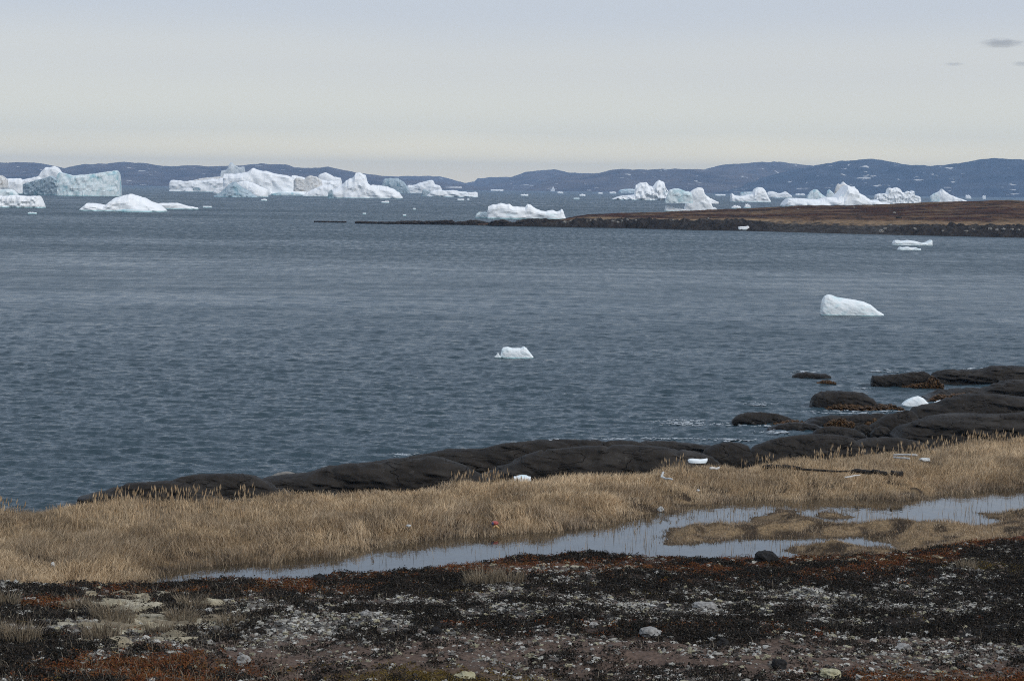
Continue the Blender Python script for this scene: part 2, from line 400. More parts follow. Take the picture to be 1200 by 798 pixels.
berg('largest white iceberg on the right, rising to a dirty-sided twin peak', [
    ('main_block', 'ice', S([(917, 240), (919, 237), (922, 233), (930, 232), (944, 233), (958, 234), (968, 231), (978, 231), (984, 224), (990, 217), (1000, 220), (1003, 222), (1004, 226), (1012, 230), (1019, 235), (1026, 234), (1030, 237), (1040, 238), (1041, 242)], 243, seed=48, jag=.8, ef=.6)),
    ('left_hump', 'ice_blue', S([(944, 236), (946, 230), (949, 225), (954, 222), (958, 222.5), (963, 228), (969, 232), (971, 236)], 237.5, seed=49, jag=.4)),
    ('peak', 'ice_dirty', S([(977, 232), (979, 219), (982, 215), (985, 217), (990, 216), (995, 226), (996, 234)], 237, seed=50)),
    ('shoulder', 'ice', S([(980, 230), (984, 217), (988, 213), (993, 217), (998, 219), (1001, 218), (1003.5, 223), (1004, 232)], 236, seed=51)),
    ('back_ridge', 'ice_blue', S([(968, 234), (969, 224), (972, 222.5), (977, 226), (980, 234)], 235, seed=52))], G)
berg('crenellated white iceberg behind the headland, left of the sharp triangular one', [
    ('main_block', 'ice', S([(1025, 229), (1029, 227), (1036, 227), (1040, 226), (1040.5, 220), (1044, 221), (1050, 219.5), (1054, 222), (1056, 225), (1060, 226), (1063, 224), (1066, 226), (1067.5, 223.5), (1070, 224), (1071, 229), (1076, 230), (1079, 233), (1079, 239)], 240, seed=53, ef=.35, amp=.04, freq=8, jag=.6))], G)
berg('sharp triangular white iceberg with an overhanging left tip, at the right', [
    ('main_block', 'ice', S([(1094, 238), (1095, 231), (1099, 225), (1101.5, 223.5), (1103, 221.3), (1106, 224), (1112, 228), (1122, 232.5), (1128, 234), (1134, 236.5)], 239, seed=54, jag=.4)),
    ('overhang', 'ice_blue', S([(1090, 230), (1094, 227), (1100, 225), (1101, 230)], 231.5, zb=3, at=239.2, seed=55, jag=.2, skirt=.4))], G)

# small far pieces: (left, right, top, base, label, material)
bits = [
 (171, 186, 213.8, 217.6, 'small pale iceberg below the left hills, alone in open water', 'ice'),
 (33, 43, 248.6, 251, 'thin sliver of ice low in the water in front of the leftmost icebergs', 'ice'),
 (238, 248, 242, 243.6, 'flat floe right of the tail of the low domed iceberg', 'ice'),
 (306, 313, 233, 235.6, 'small ice lump in front of the small pyramid iceberg', 'ice'),
 (447, 456, 235.6, 238.2, 'small floe in front of the peaked iceberg with a ramp', 'ice'),
 (536, 544, 233.2, 235.2, 'flat floe in front of the low iceberg with a grey knob', 'ice'),
 (547.5, 550, 233.6, 235, 'speck of ice just right of a flat floe', 'ice'),
 (610, 619, 227.6, 230, 'flat white floe above the humped iceberg, in the open gap', 'ice'),
 (653, 660, 224.4, 227, 'small ice lump near the far shore, left of another alike', 'ice'),
 (679, 686, 227.3, 230.2, 'rounded ice lump in open water between the spire and two-peaked icebergs', 'ice'),
 (672, 679, 232, 234, 'thin grey floe nearer than the rounded ice lump', 'ice_blue'),
 (714, 722, 224.8, 227.2, 'pale floe left of the flat pale blue iceberg', 'ice'),
 (701, 706, 225.6, 227.6, 'little floe left of the pale floe near the far shore', 'ice'),
 (857, 868, 240, 244.6, 'low white ice piece just over the headland heath, left of its twin', 'ice'),
 (872, 879.5, 238.8, 244, 'knobbly white ice piece just over the headland heath', 'ice'),
 (932, 943, 226.4, 229.4, 'flat white ice piece between the blocky iceberg and the largest right one', 'ice'),
 (838, 850, 227.8, 229.8, 'thin ice strip left of the blocky-humped iceberg', 'ice'),
 (1131, 1138, 228.3, 233.2, 'small far iceberg with two teeth, right of the sharp triangular one', 'ice'),
 (1151, 1155, 228.9, 233.6, 'tiny upright far iceberg, rightmost of all', 'ice'),
 (645, 650, 218.5, 224.5, 'tiny upright iceberg close to the far shore', 'ice'),
 (575, 590, 222.8, 224.2, 'thin line of brash ice at the far shore', 'ice'),
 (425, 429, 250, 251.6, 'ice speck in open water above the left rock ledge', 'ice'),
 (472, 476, 251.8, 253.4, 'ice speck just above the middle of the rocky spit', 'ice'),
 (484, 487, 244.8, 246, 'ice speck in open water below the striped grey iceberg', 'ice'),
]
for i, (l, r, tp_, bs, lab, mk) in enumerate(bits):
    w_ = r - l; n_ = max(5, int(w_ / 1.2)); rr = random.Random(i + 40)
    outl = [(l, bs - .3)] + [(l + w_ * (k + .5) / n_, tp_ + (bs - tp_) * (rr.random() ** 1.6) * .55) for k in range(n_)] + [(r, bs - .3)]
    outl[1 + rr.randrange(n_)] = (outl[1 + n_ // 2][0], tp_) if False else outl[1 + n_ // 2]
    outl[1 + n_ // 2] = (outl[1 + n_ // 2][0], tp_)
    outl.sort()
    berg(lab, [('ice', mk, S(outl, bs, seed=60 + i, jag=.1, df=.35, db=.4, step=.35, ny=10, skirt=.6))], 'small pieces of ice on the bay', 'ice_floe', 'ice floe')

# near ice
GN = 'ice pieces floating close to the shore'
near = dict(step=.35, ny=34, jag=.25, amp=.012, freq=4, skirt=.3, facet=.5)
berg('smooth leaning wedge of ice, tall on its left and tapering right, off the right shore', [
    ('main_block', 'ice_near', S([(962, 360), (963, 352), (966, 347), (970, 345), (975, 346), (980, 348), (990, 349.5), (1002, 351.5), (1012, 353.5), (1020, 357), (1028, 364), (1035, 368)], 369.8, seed=101, df=.16, db=.2, ef=.7, eb=.9, **near))], GN, 'ice_floe', 'ice floe')
berg('small white ice block with a little horn on its left, alone in mid bay', [
    ('main_block', 'ice_near', S([(586.5, 417), (588, 409), (590, 407), (595, 406.3), (600, 408), (606, 407.7), (610, 408), (614, 406), (617, 408), (621, 413), (625, 418.5)], 419.6, seed=102, df=.2, db=.25, ef=.55, **near)),
    ('horn', 'ice_near', S([(579.5, 418.5), (582.5, 415), (583.5, 412.6), (585, 416), (587.5, 418.5)], 419.4, seed=103, **near))], GN, 'ice_floe', 'ice floe')
berg('flat white floe with a flared right end, just off the headland', [
    ('main_block', 'ice_near', S([(1046, 285), (1048, 281.6), (1053, 281.6), (1056, 282.6), (1064, 281.4), (1072, 282.6), (1080, 285), (1085, 284.2), (1090, 281.2), (1094, 282), (1096, 285), (1092, 287.4)], 287.8, seed=104, df=.2, **near))], GN, 'ice_floe', 'ice floe')
berg('thin crumbly white floe in front of the flared one', [
    ('main_block', 'ice_near', S([(1052, 292.6), (1054, 289.4), (1058, 290), (1063, 289.2), (1068, 290.4), (1073, 290), (1079, 292.8)], 293.4, seed=105, **near))], GN, 'ice_floe', 'ice floe')
berg('smooth white ice mound stranded between the dark rocks at the right shore', [
    ('main_block', 'ice_near', S([(1057, 473), (1062, 469), (1069, 465.6), (1076, 464), (1082, 466.5), (1086, 470.5), (1090, 474.5)], 477, seed=106, ef=.8, **{**near, 'amp': .012, 'jag': .1}))], 'ice stranded on the shore rocks', 'ice_block', 'ice block')
berg('little ice fragment right of the stranded white mound', [
    ('main_block', 'ice_near', S([(1094.5, 473), (1098, 469.6), (1103, 468.6), (1105, 470.5)], 473.2, seed=107, **near))], 'ice stranded on the shore rocks', 'ice_block', 'ice block')
berg('flat bluish ice slab lying against the left side of the round boulder', [
    ('main_block', 'ice_near', S([(802, 535.4), (808, 534.8), (816, 535.8), (823, 537.4), (829, 539.6)], 539.9, seed=108, zb=1.22, at=579.2, ef=1.2, df=.5, db=.5, skirt=.08, taper=2.0, round_end=.1, amp=.004, freq=4, jag=.05, step=.35, ny=20))], 'ice stranded on the shore rocks', 'ice_block', 'ice block')
berg('small bluish ice slab in a hollow at the foot of the long rock ledge', [
    ('main_block', 'ice_near', S([(602, 559.8), (606, 557.4), (611, 556.2), (617, 556.8), (622, 559.8)], 561, seed=109, zb=.8, ef=1.4, df=.35, **{**near, 'amp': .006, 'jag': .05}))], 'ice stranded on the shore rocks', 'ice_block', 'ice block')
berg('white ice scraps on the beach below the tan bank of the headland', [
    ('main_block', 'ice', S([(865, 267), (868, 265.5), (873, 265.8), (877, 264.6), (878, 267)], 268, seed=110, zb=.6, jag=.3, skirt=.3))], 'ice stranded on the shore rocks', 'ice_block', 'ice block')

# ------------------------------------------------------------------ shore rocks
GR = 'dark ice-worn rocks along the shore'
rk = dict(ef=.85, eb=.9, amp=.026, freq=3.0, skirt=1.0, step=.7, ny=44, jag=.6, facet=.6, crack=.4)
def rock(label, outline, base, weed=None, group=GR, **kw):
    sp = {**rk, 'outline': outline, 'base': base, **kw}
    if weed:
        b = lump(**sp)[3]; root = empty('shore_rock', b)
        lump_obj('bedrock', sp, M['rock'], root, True, b)
        for k, (wo, wb) in enumerate(weed):
            lump_obj('seaweed', {**rk, 'outline': wo, 'base': wb, 'zb': sp.get('zb', 0.0), 'amp': .08, 'freq': 16, 'jag': 2.2, 'df': .12, 'db': .12, 'ef': .9, 'step': .4, 'ny': 14,
                                 'front': [(wo[0][0], -7), (wo[-1][0], -7)], 'seed': 400 + k, 'skirt': .3}, M['weed'], root, False, b)
        return tag(root, label, 'rock', group)
    o, b = lump_obj('shore_rock', sp, M['rock'], None, True)
    return tag(o, label, 'rock', group)

rock('lowest rock ledge at the left end of the shore', [(92, 585), (101, 581), (118, 577), (130, 572), (150, 566), (172, 565), (195, 563.5), (215, 565), (240, 572), (270, 582)], 588, zb=.25, seed=201, df=.12, db=.2)
rock('second low rock ledge from the left, a smooth hump', [(180, 570), (199, 564), (212, 559), (227, 556.5), (255, 555), (283, 555.5), (296, 557.5), (312, 563), (340, 578)], 585, zb=.3, seed=202, df=.12, db=.2)
rock('pale lichen-covered rock knob on the left shore ledge', [(317, 558), (322, 555), (330, 553), (337, 552.3), (343, 553.5), (348, 556), (352, 559)], 562, zb=.2, seed=219, df=.3, db=.4)
bpy.context.view_layer.objects.active = None
for o_ in col.objects:
    if o_.get('label', '').startswith('pale lichen-covered rock knob'):
        o_.data.materials.clear(); o_.data.materials.append(M['rock_pale'])
rock('long whaleback rock right of the pale lichen-covered knob', [(295, 566), (311, 560), (335, 557), (360, 554.5), (384, 546), (405, 543), (430, 541.5), (450, 539), (468, 536.5), (500, 534.5), (520, 537), (545, 545), (575, 562)], 576, zb=.3, seed=203, df=.10, db=.16)
rock('dark whaleback rock in the middle of the shore with its seaward crest', [(470, 538), (485, 533.5), (505, 530), (524, 526.5), (545, 526.5), (562, 526), (580, 522), (594, 519), (615, 517.5), (632, 515.5), (680, 515), (720, 515), (744, 516), (752, 518), (765, 523), (790, 540)], 556, zb=.2, seed=204, df=.08, db=.12)
rock('smooth rounded rock in front of the middle crest, nearest the grass', [(560, 556), (590, 544), (612, 534), (635, 527), (671, 524), (700, 522), (724, 521.5), (755, 522.5), (777, 523.5), (790, 526), (815, 529), (840, 537), (850, 552)], 566, zb=.4, seed=205, df=.10, db=.14)
rock('flat slab at the water edge left of the round boulder', [(742, 521), (756, 516.5), (790, 517), (815, 519), (832, 521.5), (840, 527)], 531, seed=206, df=.12, db=.2, ef=.6)
rock('lone round black boulder at the grass edge', [(822, 534), (827, 526), (837, 521.5), (846, 518.6), (857, 518), (868, 519), (877, 522), (881, 530), (884, 538)], 543, zb=.3, seed=207, df=.3, db=.35, amp=.02)
rock('broad smooth rock right of the round boulder', [(876, 530), (882, 524), (896, 518), (913, 512.5), (932, 510), (950, 508.6), (970, 508.8), (987, 510), (1000, 514), (1010, 521), (1022, 533)], 541, zb=.3, seed=208, df=.15, db=.2)
rock('low smooth rock right of the broad one, touching the grass', [(992, 523), (1002, 516), (1020, 513), (1042, 512), (1062, 514), (1080, 518), (1094, 527)], 531, zb=.35, seed=209, df=.15, db=.25)
rock('flat-topped rock just above the broad smooth one', [(951, 508), (957, 503), (973, 499.5), (988, 500.5), (1002, 503), (1012, 508), (1020, 515)], 516, seed=210, df=.15, db=.25)
rock('low skerry with weed on its right end, in the shallows', [(858, 491), (866, 486), (877, 483), (895, 483), (910, 484.6), (922, 488), (930, 492), (936, 496)], 498, seed=211, weed=[([(896, 498), (912, 495), (925, 492), (938, 493), (946, 496)], 498.5)], df=.15, db=.25)
rock('nearly sunken slab below the weedy skerry', [(900, 502), (912, 497), (926, 495), (942, 495), (956, 497.5), (968, 503)], 505, seed=212, df=.15, db=.25)
rock('weed-draped rock between the big isolated rock and the shore mass', [(940, 496), (952, 490), (973, 486.5), (992, 487), (1014, 484.6), (1032, 484), (1046, 487), (1054, 498)], 501, seed=213, weed=[([(965, 497), (975, 491), (988, 490), (998, 493), (1004, 499)], 500.5), ([(1012, 496), (1022, 491), (1034, 491), (1040, 497)], 500.5)], df=.15, db=.2)
rock('big isolated dark rock standing in the water with an orange weed skirt', [(950, 474), (951, 467), (954, 462.5), (963, 458.5), (975, 458), (988, 458), (1003, 459), (1014, 461), (1022, 466), (1031, 472), (1040, 478)], 479.5, seed=214, weed=[([(966, 479), (978, 474), (996, 474), (1012, 475), (1026, 475), (1034, 473), (1044, 474), (1054, 477), (1060, 480)], 480.5)], df=.22, db=.25, ef=.5)
rock('small flat rock awash, farthest out from the shore', [(929, 440), (934, 437), (944, 436), (956, 437.4), (968, 438), (974, 441)], 443.5, seed=215, df=.2, db=.3)
rock('small weedy rock just below the flat awash one', [(957, 448), (963, 445.4), (970, 444.6), (976, 446.5), (980, 449)], 449.6, seed=216, weed=[([(956, 449), (964, 446), (972, 446), (980, 448)], 450)], df=.2, db=.3)
rock('square-ended weedy ledge at the top of the right shore', [(1021, 448), (1022, 440.4), (1034, 440), (1044, 438.5), (1056, 438), (1067, 436), (1083, 434.8), (1088, 437), (1093, 442), (1100, 449)], 454, seed=217, weed=[([(1026, 450), (1036, 443), (1048, 442), (1052, 449)], 451), ([(1056, 453), (1066, 450), (1080, 449), (1092, 441), (1100, 444), (1106, 450)], 454.6)], df=.15, db=.2, ef=.55)
rock('long grey rock along the top of the right shore, cut by the frame', [(1092, 446), (1097, 438), (1106, 434.6), (1113, 433), (1135, 433.4), (1150, 433), (1158, 430), (1164, 428.5), (1185, 428.6), (1210, 430), (1240, 431), (1330, 434), (1400, 446)], 452, seed=218, df=.08, db=.15)
rock('black weedy ledge behind the stranded ice mound', [(1082, 468), (1092, 461), (1101, 456.6), (1112, 457), (1133, 454.6), (1150, 456), (1165, 450), (1180, 446), (1210, 444), (1250, 446), (1340, 448), (1400, 462)], 471, seed=220, weed=[([(1084, 469), (1096, 462), (1112, 462), (1130, 459), (1140, 461), (1150, 468)], 471), ([(1150, 462), (1165, 455), (1185, 453), (1205, 456), (1215, 464)], 468)], df=.08, db=.12)
rock('massive rounded rock right of the stranded ice mound', [(1060, 492), (1068, 481), (1073, 477), (1085, 474.5), (1100, 472), (1112, 466), (1122, 463), (1135, 461), (1148, 460), (1175, 462), (1200, 465), (1240, 466), (1350, 470), (1420, 490)], 505, seed=221, df=.1, db=.14)
rock('dark dome on the face of the massive rock', [(1118, 486), (1126, 474.5), (1136, 470.5), (1150, 471), (1168, 474), (1185, 480), (1200, 490)], 497, zb=.2, seed=222, df=.2, db=.2, front=[(1118, -14), (1200, -14)])
rock('jumbled dark rock at the left foot of the massive one', [(1013, 505), (1022, 497), (1034, 489), (1042, 485), (1052, 482), (1063, 479), (1072, 483), (1080, 494), (1090, 508)], 511, seed=223, df=.2, db=.25)
rock('long black rock at the grass edge at far right', [(1045, 512), (1055, 500), (1072, 493), (1093, 487.5), (1115, 485), (1135, 484.5), (1165, 485), (1200, 482), (1240, 482), (1340, 482), (1420, 503)], 518, zb=.3, seed=224, df=.1, db=.12)
for k, (l, r, t, b, lab) in enumerate([(1020, 1048, 499, 512, 'grey cobble at the left foot of the rock jumble'), (1046, 1066, 503, 515, 'small dark block beside the grey cobble in the rock jumble'),
                                       (1066, 1084, 500, 514, 'angular dark block in the jumble, left of the long black rock'), (1078, 1090, 508, 518, 'pale little stone in the rock jumble by the grass'),
                                       (1000, 1024, 496, 507, 'low rounded stone at the left end of the rock jumble')]):
    w_ = r - l; h_ = b - t
    rock(lab, [(l, b - h_ * .3), (l + w_ * .15, t + h_ * .25), (l + w_ * .45, t), (l + w_ * .75, t + h_ * .2), (r, b - h_ * .25)], b, zb=.15, seed=230 + k, df=.3, db=.4, amp=.06, group='loose stones in the rock jumble')

# spit ledges (left tip of the headland)
GS = 'black ledges of the rocky spit'
for k, (o_, b_, lab) in enumerate([
    ([(368, 260.4), (374, 259.6), (386, 259.4), (398, 259.2), (406, 260.6)], 261, 'short black ledge at the very tip of the spit'),
    ([(416, 260), (420, 259), (436, 259.4), (452, 260), (464, 259.6), (470, 259), (486, 258.5), (504, 259), (520, 258), (530, 258), (535, 261)], 263, 'long black ledge next to the tip of the spit'),
    ([(530, 261), (536, 260), (546, 258.8), (552, 257.8), (562, 258), (570, 260.4), (576, 262)], 264, 'third black ledge along the spit, below the spire iceberg'),
    ([(572, 261), (580, 258), (590, 257.6), (597, 259), (602, 261), (608, 258), (622, 256), (636, 256), (650, 257), (662, 258), (670, 262)], 265.6, 'thickest black ledge joining the spit to the headland')]):
    o2, _ = lump_obj('spit_ledge', {**rk, 'outline': o_, 'base': b_, 'seed': 260 + k, 'df': .06, 'db': .12, 'amp': .02, 'freq': 12, 'jag': .9, 'ef': .5, 'step': .6}, M['headland_ledge'])
    tag(o2, lab, 'rock', GS)

# ------------------------------------------------------------------ sea
def sea():
    t = np.concatenate([np.arange(3.6, 40, .5), np.arange(40, 205, .5), np.arange(205, 470, .45)])[::-1]
    Y = 11 * F / t
    Y = np.concatenate([[20, 36, 48], Y[Y > 52], [8300, 9500, 11200, 13200]])
    u = np.concatenate([np.linspace(-1.6, -.302, 60), np.arange(-.30, .30, .00062), np.linspace(.302, 1.6, 60)])
    U, YY = np.meshgrid(u, Y)
    X = U * YY
    X = np.clip(X, -5600, 5600)
    dY = np.gradient(Y)[:, None]
    Z = np.zeros_like(X)
    r2 = np.random.default_rng(3)
    near = Y < 900
    Xn, Yn, dn = X[near], YY[near], np.broadcast_to(dY[near], X[near].shape)
    patch = .6 + .8 * fbm2(Xn * .02, Yn * .012, 3, 5)
    zs = np.zeros_like(Xn)
    for k in range(72):
        lam = .26 * (3.4 / .26) ** (k / 71.0)
        th = r2.normal(0, .40) + .10
        kx, ky = math.sin(th) * 2 * math.pi / lam, math.cos(th) * 2 * math.pi / lam
        a = .0086 * lam ** .80 * (1 if lam < .8 else (.8 / lam) ** .75)
        lat = lam / max(abs(math.cos(th)), .15)
        fil = ss(1.3, 2.6, lat / dn)
        ph = r2.uniform(0, 6.28) + 2.5 * fbm2(Xn / lam * .12, Yn / lam * .12, 2, 50 + k)
        s_ = np.sin(kx * Xn + ky * Yn + ph)
        zs += a * fil * (s_ + .22 * (np.sin(2 * (kx * Xn + ky * Yn + ph) + 1.57)))
    Z[near] = zs * patch
    V = np.stack([X, YY, Z], -1).reshape(-1, 3)
    m, nt, b = new_mat('sea_water')
    b.inputs['Base Color'].default_value = (.022, .046, .060, 1)
    b.inputs['IOR'].default_value = 1.333
    v = coords(nt, (1, 1, 1))
    v = coords(nt, (.7, 1.3, 1))
    n1 = ntex(nt, v, 2.8, 6, .62)
    n2o = ntex(nt, v, .6, 3, .5)
    n2m = N(nt, 'ShaderNodeMath'); n2m.operation = 'MULTIPLY'; n2m.inputs[1].default_value = .35; nt.links.new(n2o, n2m.inputs[0]); n2 = n2m.outputs[0]
    ad = N(nt, 'ShaderNodeMath'); ad.operation = 'MULTIPLY_ADD'; ad.inputs[1].default_value = .35
    nt.links.new(n1, ad.inputs[0]); nt.links.new(n2, ad.inputs[2])
    # gusts: calmer and rougher lanes of water
    lane = ntex(nt, coords(nt, (.0035, .012, 1), (0, 0, .12)), 1.0, 5, .55)
    bm = bump(nt, b, ad.outputs[0], .45)
    nt.links.new(ramp(nt, lane, .36, .62, .55, 1.25), bm.inputs['Strength'])
    gp = N(nt, 'ShaderNodeNewGeometry'); gx = N(nt, 'ShaderNodeSeparateXYZ'); nt.links.new(gp.outputs['Position'], gx.inputs[0])
    open_ = ramp(nt, gx.outputs['Y'], 80, 420, .21, .45)      # the open bay is choppier than the water under the shore
    ra = N(nt, 'ShaderNodeMath'); ra.operation = 'ADD'
    rc = N(nt, 'ShaderNodeMath'); rc.operation = 'ADD'
    nt.links.new(open_, ra.inputs[0]); nt.links.new(ramp(nt, lane, .36, .62, -.06, .06), ra.inputs[1]); nt.links.new(ra.outputs[0], rc.inputs[0]); nt.links.new(ramp(nt, ntex(nt, coords(nt, (.05, .16, 1), (0, 0, -.1)), 1.0, 5, .7), .32, .68, -.11, .11), rc.inputs[1]); 
    # gust marks on the open bay, drawn out along the wind
    g1 = ramp(nt, ntex(nt, coords(nt, (.9, .14, 1), (0, 0, .15)), 1.0, 4, .7), .33, .67, -.20, .20)
    g2 = ramp(nt, ntex(nt, coords(nt, (.22, .022, 1), (0, 0, .1)), 1.0, 4, .7), .33, .67, -.16, .16)
    for g_, y0_, y1_ in ((g1, 120, 420), (g2, 400, 1400)):
        mu = N(nt, 'ShaderNodeMath'); mu.operation = 'MULTIPLY_ADD'
        nt.links.new(g_, mu.inputs[0]); nt.links.new(ramp(nt, gx.outputs['Y'], y0_, y1_), mu.inputs[1]); nt.links.new(rc.outputs[0], mu.inputs[2]); rc = mu
    nt.links.new(rc.outputs[0], b.inputs['Roughness'])
    o = make('sea', V, grid_quads(len(Y), len(u)), None, m, smooth=True)
    tag(o, kind='structure')
sea()

# ------------------------------------------------------------------ near ground: heath slope, lowland with pond, shore
def pts(l): return np.array(l, float)
POND = pts([(170, 682), (180, 676), (229, 663), (300, 659), (378, 652), (409, 644), (456, 638), (508, 631), (561, 627), (600, 625), (657, 622), (700, 615), (737, 608), (771, 602), (800, 599), (823, 593), (857, 586.5), (900, 585.5), (986, 585), (1043, 586), (1083, 585), (1106, 579), (1129, 575), (1200, 572), (1320, 568),
            (1320, 600), (1260, 601), (1200, 600), (1146, 601), (1160, 605), (1174, 611), (1156, 616), (1137, 619), (1106, 618), (1077, 615), (1054, 613), (1014, 614), (974, 613), (951, 605), (929, 598), (912, 596), (893, 603), (880, 605), (886, 610), (872, 614), (857, 614), (837, 616), (814, 615), (789, 619), (771, 630), (783, 637), (811, 637.5), (834, 636), (846, 632), (870, 629), (900, 628), (929, 630), (971, 630), (1009, 629), (1026, 631), (1043, 644), (1028, 645), (1014, 642), (991, 638), (943, 640), (920, 645), (940, 650), (957, 653), (930, 664), (800, 670), (700, 674), (600, 684), (500, 696), (400, 708), (300, 716), (200, 712), (165, 694)])
ISLET = pts([(952, 606), (958, 600), (968, 598), (985, 602), (1005, 604), (1022, 606), (1000, 609), (970, 608)])
PW = at_z(POND[:, 0], POND[:, 1], 1.0)[:, :2]
IW = at_z(ISLET[:, 0], ISLET[:, 1], 1.0)[:, :2]

def sdf(X, Y, poly):
    """signed distance to a polygon, negative inside"""
    sh = X.shape; x = X.ravel(); y = Y.ravel()
    d = np.full(x.shape, 1e9); ins = np.zeros(x.shape, bool)
    n = len(poly)
    for i in range(n):
        a = poly[i]; b = poly[(i + 1) % n]; e = b - a
        t = np.clip(((x - a[0]) * e[0] + (y - a[1]) * e[1]) / (e @ e), 0, 1)
        d = np.minimum(d, np.hypot(x - a[0] - t * e[0], y - a[1] - t * e[1]))
        c = ((a[1] > y) != (b[1] > y))
        xi = a[0] + (y - a[1]) / (e[1] if abs(e[1]) > 1e-9 else 1e-9) * e[0]
        ins ^= c & (x < xi)
    return np.where(ins, -d, d).reshape(sh)

def pond_d(X, Y):
    d = np.maximum(sdf(X, Y, PW), -sdf(X, Y, IW))
    return d + (fbm2(X * 1.1, Y * .9, 3, 111) - .5) * .9 + (fbm2(X * 4, Y * 3, 2, 112) - .5) * .35

EDGE = pts([(-300, 630), (-100, 618), (0, 611), (100, 602), (200, 598), (300, 590), (400, 590), (500, 582), (600, 573), (700, 566), (800, 559), (900, 553), (1000, 545), (1080, 536), (1130, 527), (1200, 522), (1400, 508)])
EW = at_z(EDGE[:, 0], EDGE[:, 1], 1.15)
EU = EW[:, 0] / EW[:, 1]; EY = EW[:, 1]
def shore_s(X, Y):
    return Y - np.interp(X / np.maximum(Y, 10), EU, EY) + (fbm2(X * .5, Y * .5, 2, 9) - .5) * 1.2

HP = pts([(-60, 13.5), (-20, 11.2), (0, 9.3), (12, 7.0), (24, 5.06), (34, 4.10), (46, 3.0), (60, 1.8), (90, 0)])
RIM = pts([(-300, 690), (0, 688), (200, 686), (330, 680), (400, 673), (480, 668), (550, 661), (620, 657), (700, 654), (780, 657), (900, 660), (1000, 656), (1080, 652), (1140, 640), (1200, 628), (1400, 610)])
def rim_y():
    out = []
    ys = np.linspace(24, 58, 800); hz = np.interp(ys, HP[:, 0], HP[:, 1])
    for px, row in RIM:
        d = ray(np.array(px), np.array(row)); z = CAM[2] + d[2] / d[1] * ys
        k = np.argmax(z < hz); out.append((d[0] / d[1], ys[k]))
    return np.array(out)
RW = rim_y()
PB = np.array([(u, 0) for u in RW[:, 0]])
def rim_of(X, Y):
    return np.interp(X / np.maximum(Y, 15), RW[:, 0], RW[:, 1])

def ground(X, Y, fine=True):
    yr = rim_of(X, Y)
    hz = np.interp(np.minimum(Y, yr), HP[:, 0], HP[:, 1])
    over = np.maximum(Y - yr, 0)
    hz = hz - .10 * over - .5 * np.maximum(over - .5, 0) ** 1.15 * .9
    if fine:
        near = ss(60, 44, Y)
        hz = hz + near * ((fbm2(X * .35, Y * .35, 3, 21) - .5) * .34 + (fbm2(X * 1.5, Y * 1.5, 3, 22) - .5) * .17 + (fbm2(X * 6, Y * 6, 3, 23) - .5) * .06)
    d = np.full(X.shape, 5.0)
    m = (Y > 36) & (Y < 95) & (np.abs(X) < 60)
    if m.any(): d[m] = pond_d(X[m], Y[m])
    lo = np.where(d < 0, 1.0 - .45 * ss(0, .9, -d), 1.0 + .30 * ss(0, 1.8, d)) + (fbm2(X * .8, Y * .8, 3, 31) - .42) * .34 * ss(.1, 1.2, d) + .10 * ss(1, 5, d) * (fbm2(X * .25, Y * .25, 2, 33) - .3)
    s = shore_s(X, Y)
    lo = lo - .22 * np.maximum(s, 0) - .03 * np.maximum(s, 0) * ss(3, 10, s)
    lo = np.maximum(lo, -3.0)
    k = .25
    return np.where(np.abs(hz - lo) < 3, np.log(np.exp(np.clip((hz - lo) / k, -30, 30)) + 1) * k + lo, np.maximum(hz, lo))

def heath_fields(X, Y, Z):
    """pigment weights: where which ground cover grows"""
    px, row = project(np.stack([X, Y, Z], -1))
    yr = rim_of(X, Y); toR = yr - Y                       # metres in front of the rim
    n1 = fbm2(X * .30, Y * .50, 4, 41); n2 = fbm2(X * 1.0, Y * 1.0, 4, 42); n3 = fbm2(X * .3, Y * .5, 3, 43); n4 = fbm2(X * 3.2, Y * 2.6, 3, 44)
    g = lambda cx, cy, sx, sy: np.exp(-((px - cx) / sx) ** 2 - ((row - cy) / sy) ** 2)
    rimband = ss(3.4, 1.2, toR + (n3 - .5) * 3)
    rb = np.interp(px, [0, 180, 300, 560, 640, 760, 860, 1200], [.12, .3, 1.0, .8, .9, .8, 1.0, 1.0])
    red = 1.35 * rimband * rb * ss(.34, .5, n2) + g(190, 792, 130, 22) * 2.0 * ss(.25, .5, n2) + g(1120, 800, 170, 14) * 2.2 * ss(.3, .5, n2) + g(60, 706, 40, 6) * 1.0 + .55 * ss(.60, .70, n1)
    moss = g(480, 794, 110, 13) * 2.4 + g(1160, 662, 60, 9) * .8 + g(600, 797, 130, 6) + .25 * ss(.62, .7, n3)
    bare = np.interp(px, [180, 330, 1050, 1250], [0, 1, 1, .35]) * ss(736, 760, row + (n2 - .5) * 46) * 2.2 + 1.0 * ss(.56, .64, n3) * ss(.35, .5, n2)
    cush = g(180, 722, 85, 28) * 1.35 * ss(.42, .56, n2) + g(700, 662, 120, 7) * .9 * ss(.4, .55, n2) + g(1010, 655, 150, 6) * .8
    grey = ss(.48, .61, n2) * 1.05 + g(1000, 705, 240, 18) * .55 + g(380, 745, 130, 25) * .35 + .5 * ss(.58, .68, n4)
    black = .60 + .85 * ss(.42, .56, n1) - .6 * g(150, 740, 170, 45)
    return red, moss, bare, cush, grey, black, px, row, toR

CRED = np.array([.11, .036, .014]); CMOSS = np.array([.075, .050, .012]); CBARE = np.array([.115, .080, .062]); CCUSH = np.array([.30, .26, .17])
CGREY = np.array([.17, .165, .155]); CBLK = np.array([.013, .0112, .0095])

